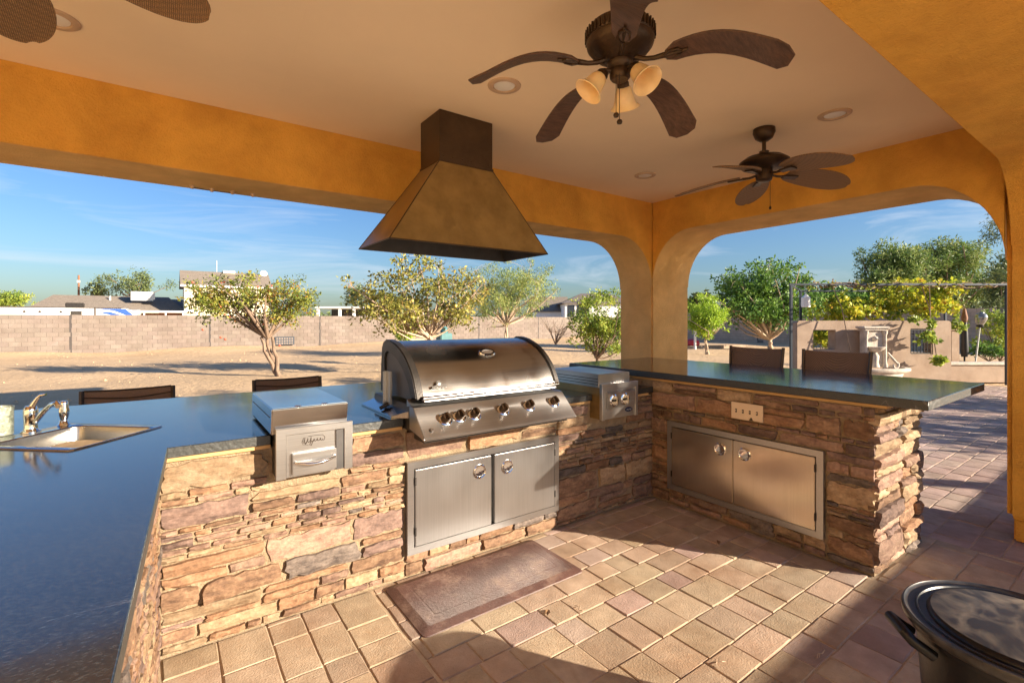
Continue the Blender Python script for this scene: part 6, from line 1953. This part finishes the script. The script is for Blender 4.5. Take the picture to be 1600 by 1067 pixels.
def torch():
    p0, p1 = W(1523, 560, 12.6), W(1531, 512, 12.6)
    t = thing('garden_torch', 'leaning metal garden pole topped with a silvery glass globe lantern', 'garden torch', (p0.x, p0.y, 0))
    MB().tube([(p0.x, p0.y, 0.3), tuple(p1)], [0.02, 0.016], 10).build('pole', M['galv'], t, smooth=True)
    d = (p1 - Vector((p0.x, p0.y, 0.3))).normalized()
    rot = Vector((0, 0, 1)).rotation_difference(d).to_matrix()
    MB().lathe([(0.02, 0.0), (0.07, 0.02), (0.08, 0.06), (0.06, 0.07)], 16, tuple(p1), rot).build('cup', M['iron'], t, smooth=True)
    MB().lathe([(0.06, 0.0702), (0.10, 0.15), (0.13, 0.24), (0.128, 0.31), (0.09, 0.37), (0.055, 0.39), (0.05, 0.41), (0.0, 0.42)], 20, tuple(p1), rot).build('globe', M['globe'], t, smooth=True)
torch()
# stone foot of a second low wall just past the bar end
loc, rz = frame_at(1375, 8.6)

# ================================================================== NEIGHBOURS
def gable(mb, x0, x1, y0, y1, ze, zr, over=0.3):
    ym = (y0 + y1) / 2
    a, b2 = x0 - over, x1 + over
    c, d = y0 - over, y1 + over
    t_ = 0.15
    mb.add([(a, c, ze), (b2, c, ze), (b2, ym, zr), (a, ym, zr), (a, d, ze), (b2, d, ze), (a, c, ze - t_), (b2, c, ze - t_), (b2, ym, zr - t_), (a, ym, zr - t_), (a, d, ze - t_), (b2, d, ze - t_)],
           [(0, 1, 2, 3), (3, 2, 5, 4), (6, 9, 8, 7), (9, 10, 11, 8), (0, 6, 7, 1), (4, 5, 11, 10), (0, 3, 9, 6), (3, 4, 10, 9), (1, 7, 8, 2), (2, 8, 11, 5)])
def hip(mb, x0, x1, y0, y1, ze, zr, over=0.3, ins=None):
    ym = (y0 + y1) / 2; i = ins if ins is not None else (y1 - y0) / 2
    a, b2, c, d = x0 - over, x1 + over, y0 - over, y1 + over
    mb.add([(a, c, ze), (b2, c, ze), (b2, d, ze), (a, d, ze), (a + i, ym, zr), (b2 - i, ym, zr), ], [(0, 1, 5, 4), (1, 2, 5), (2, 3, 4, 5), (3, 0, 4), (3, 2, 1, 0)])

def lot_frame(ul, wd):
    p = W(ul, 500, wd)
    w0 = p.x * FX + p.y * FY; r0 = p.x * RX + p.y * RY
    def X(u):
        q = (u - 800) / 750
        return (q * w0 - r0) / (RX - q * FX)
    k = wd / 750
    return (p.x, p.y, 0), X, (lambda v: CAMH + (500 - v) * k), k

def neighbours():
    # two-storey house
    wd = 64; rz = 0; loc, X, Z, k = lot_frame(288, wd)
    t = thing('two_storey_house', 'cream two storey house with grey shingle gable roof behind the rose tree', 'house', loc, rz)
    mb = MB(); mb.box(X(288), X(420), 0, 7, 0, Z(447) - 0.05)
    mb.build('wall', M['cream'], t, world=False)
    r = MB(); gable(r, X(288), X(420), 0, 7, Z(446), Z(419), 0.45)
    rf = r.build('roof', M['shingle'], t, world=False)
    MB().box(X(288) - 0.45, X(420) + 0.45, -0.50, -0.452, Z(448), Z(445)).build('fascia', M['white'], rf, world=False)
    cl = MB().box(X(352), X(371), 3.0, 4.6, Z(421), Z(416.5)).build('rooftop_cooler', M['cream'], rf, world=False)
    MB().tube([(X(342), 3.5, Z(420)), (X(342), 3.5, Z(400))], 0.05, 5).build('antenna', M['galv'], rf, world=False)
    rot = Matrix.Rotation(R_(65), 3, 'X')
    MB().lathe([(0, 0), (0.35, 0.07), (0.5, 0.16)], 14, (X(417), 3, Z(419)), rot).build('satellite_dish', M['white'], rf, world=False, smooth=True)
    for (ua, ub) in ((305, 322), (385, 402)):
        w_ = MB().box(X(ua), X(ub), -0.04, -0.002, Z(476), Z(458)).build('window', M['tinted'], t, world=False)
    # long low house
    wd = 58; rz = 0; loc, X, Z, k = lot_frame(48, wd)
    t = thing('low_house', 'long low house with brown grey shingle roof behind the white trailer', 'house', loc, rz)
    MB().box(X(48), X(283), 0.5, 8, 0, Z(484)).build('wall', M['cream'], t, world=False)
    r = MB(); hip(r, X(42), X(287), 0.4, 8.5, Z(484) + 0.01, Z(457.5), 0.3, ins=2.0)
    rf = r.build('roof', M['shingle'], t, world=False)
    r = MB(); gable(r, X(232), X(290), 3.2, 11, Z(482), Z(460), 0.2); r.build('rear_roof', M['shingle_dark'], t, world=False)
    MB().box(X(203), X(239), 1.5, 2.6, Z(466), Z(450)).build('rooftop_air_conditioner', M['galv'], rf, world=False, bevel=0.03)
    for i in range(6):
        MB().box(X(205) + i * 0.44, X(205) + i * 0.44 + 0.30, 1.46, 1.498, Z(464), Z(452)).build('louvre', M['galv'], rf, world=False)
    MB().lathe([(0.12, 0), (0.12, 0.9), (0, 0.92)], 8, (X(168), 3.2, Z(470))).build('vent_pipe', M['galv'], rf, world=False)
    cpt = MB().box(X(218), X(306), -4, -0.2, Z(487.5), Z(484.5)).build('carport_roof', M['white'], t, world=False)
    MB().box(X(222), X(304), -0.5, -0.4, 0, Z(488)).build('carport_wall', M['brown_wood'], t, world=False)
    for u in (226, 258, 284):
        MB().box(X(u), X(u) + 0.15, -3.9, -3.75, 0, Z(487.6)).build('carport_post', M['white'], t, world=False)
    # trailer
    wd = 44; rz = 0; loc, X, Z, k = lot_frame(0, wd)
    t = thing('travel_trailer', 'white travel trailer with dark roof rail and slanting blue stripes behind the block wall', 'trailer', loc, rz)
    poly = [(X(-70), 0.5), (X(205), 0.5), (X(214), 1.2), (X(214), Z(492)), (X(208), Z(484)), (X(196), Z(480)), (X(-70), Z(480))]
    MB().prism(poly, 0, 2.4, 'y').build('body', M['rv'], t, world=False, bevel=0.04)
    MB().box(X(-70), X(190), -0.03, 2.43, Z(480) + 0.002, Z(478.6)).build('roof_rail', M['slot'], t, world=False)
    MB().box(X(100), X(129), 0.6, 1.6, Z(478.5), Z(471)).build('rooftop_unit', M['dark_steel'], t, world=False, bevel=0.05)
    MB().box(X(110), X(128), -0.02, -0.001, Z(503), Z(485)).build('window', M['tinted'], t, world=False)
    MB().box(X(131), X(144), -0.02, -0.001, Z(510), Z(485)).build('door', M['white'], t, world=False)
    MB().prism([(X(150), Z(480.5)), (X(196), Z(480.5)), (X(210), Z(493)), (X(200), Z(493)), (X(178), Z(484))], -0.012, -0.001, 'y').build('blue_stripe', M['blue'], t, world=False)
    MB().prism([(X(150), Z(486)), (X(172), Z(486)), (X(196), Z(493.5)), (X(182), Z(493.5))], -0.012, -0.001, 'y').build('blue_stripe', M['blue'], t, world=False)
    MB().box(X(147.5), X(150), -0.06, 0, 0.8, Z(480)).build('awning_arm', M['slot'], t, world=False)
    for u in (38, 62, 95):
        MB().lathe([(0, 0.04), (0.1, 0.03), (0.12, 0)], 10, (X(u), -0.002, Z(486.5)), Matrix.Rotation(R_(90), 3, 'X')).build('marker_light', M['slot'], t, world=False)
    for u in (0, 20, 150):
        MB().lathe([(0.0, 0.0), (0.36, 0.02), (0.36, 0.22), (0.0, 0.24)], 18, (X(u), 0.25, 0.36), Matrix.Rotation(R_(90), 3, 'X')).build('wheel', M['black_plastic'], t, world=False, smooth=True)
    MB().lathe([(0.0, -0.7), (0.30, -0.6), (0.36, 0.5), (0, 0.65)], 14, (X(208), 1.2, Z(487)), Matrix.Rotation(R_(90), 3, 'Y')).build('propane_cover', M['galv'], t, world=False, smooth=True)
    # white patio shed
    wd = 52; k = wd / 750
    loc, rz = frame_at(525, wd)
    t = thing('patio_shed', 'low white framed patio roof over the wall left of the spreading fruit tree', 'shed', loc, rz)
    X = lambda u: (u - 525) * k
    Z = lambda v: CAMH + (500 - v) * k
    MB().box(X(492), X(572), 0, 5, Z(481.5), Z(479)).build('roof', M['white'], t, world=False)
    for u in (494, 528, 550, 569):
        MB().box(X(u), X(u) + 0.28, 0.1, 0.3, 0, Z(481.6)).build('post', M['white'], t, world=False)
    MB().box(X(493), X(571), 4.6, 4.8, 0, Z(482)).build('back_wall', M['tinted'], t, world=False)
    # tiled-roof house at right
    wd = 72; k = wd / 750
    loc, rz = frame_at(915, wd)
    t = thing('hip_roof_house', 'pale house with dark hipped roof just left of the corner pillar', 'house', loc, rz)
    X = lambda u: (u - 915) * k
    Z = lambda v: CAMH + (500 - v) * k
    MB().box(X(883), X(990), 0.2, 9, 0, Z(474)).build('wall', M['white'], t, world=False)
    r = MB(); hip(r, X(880), X(995), 0, 9.4, Z(474) + 0.01, Z(456), 0.3, ins=3.6); r.build('roof', M['shingle_dark'], t, world=False)
    for (ua, ub) in ((887, 898), (902, 921)):
        MB().box(X(ua), X(ub), 0.16, 0.198, Z(496), Z(477)).build('garage_door', M['post'], t, world=False)
    loc, rz = frame_at(862, wd + 6)
    t = thing('bungalow', 'lower grey roofed bungalow left of the hip roofed house', 'house', loc, rz)
    k = (wd + 6) / 750
    MB().box(-26 * k, 24 * k, 0, 8, 0, CAMH + 13 * k).build('wall', M['white'], t, world=False)
    r = MB(); gable(r, -30 * k, 26 * k, 0, 8, CAMH + 14 * k, CAMH + 38 * k, 0.3); r.build('roof', M['shingle'], t, world=False)
    # utility pole
    p = W(123, 500, 90)
    t = thing('utility_pole', 'reddish wooden utility pole sticking up behind the long low roof', 'utility pole', (p.x, p.y, 0))
    MB().tube([(0, 0, 0), (0, 0, CAMH + 70 * 90 / 750)], [0.2, 0.15], 8).build('pole', M['brown_wood'], t, world=False)
    MB().box(-0.22, 0.22, -0.3, 0.3, CAMH + 58 * .12, CAMH + 62 * .12).build('transformer', M['galv'], t, world=False)
neighbours()

# distant belt of trees and roofs to close the horizon
def belt():
    rng = random.Random(77); cl = []
    for i in range(420):
        a = rng.uniform(-20, 1650); wd = rng.uniform(150, 210)
        p = W(a, 500, wd)
        cl.append((p.x, p.y, rng.uniform(0.5, 3.2), rng.uniform(1.8, 3.6)))
    root = bpy.data.objects.new('tree_belt_anchor', None)
    me_o = leafcloud('distant_tree_belt', cl, 16000, 1.2, M['leaf_far'], None, 78)
    bpy.data.objects.remove(root)
    stuff(me_o)
belt()
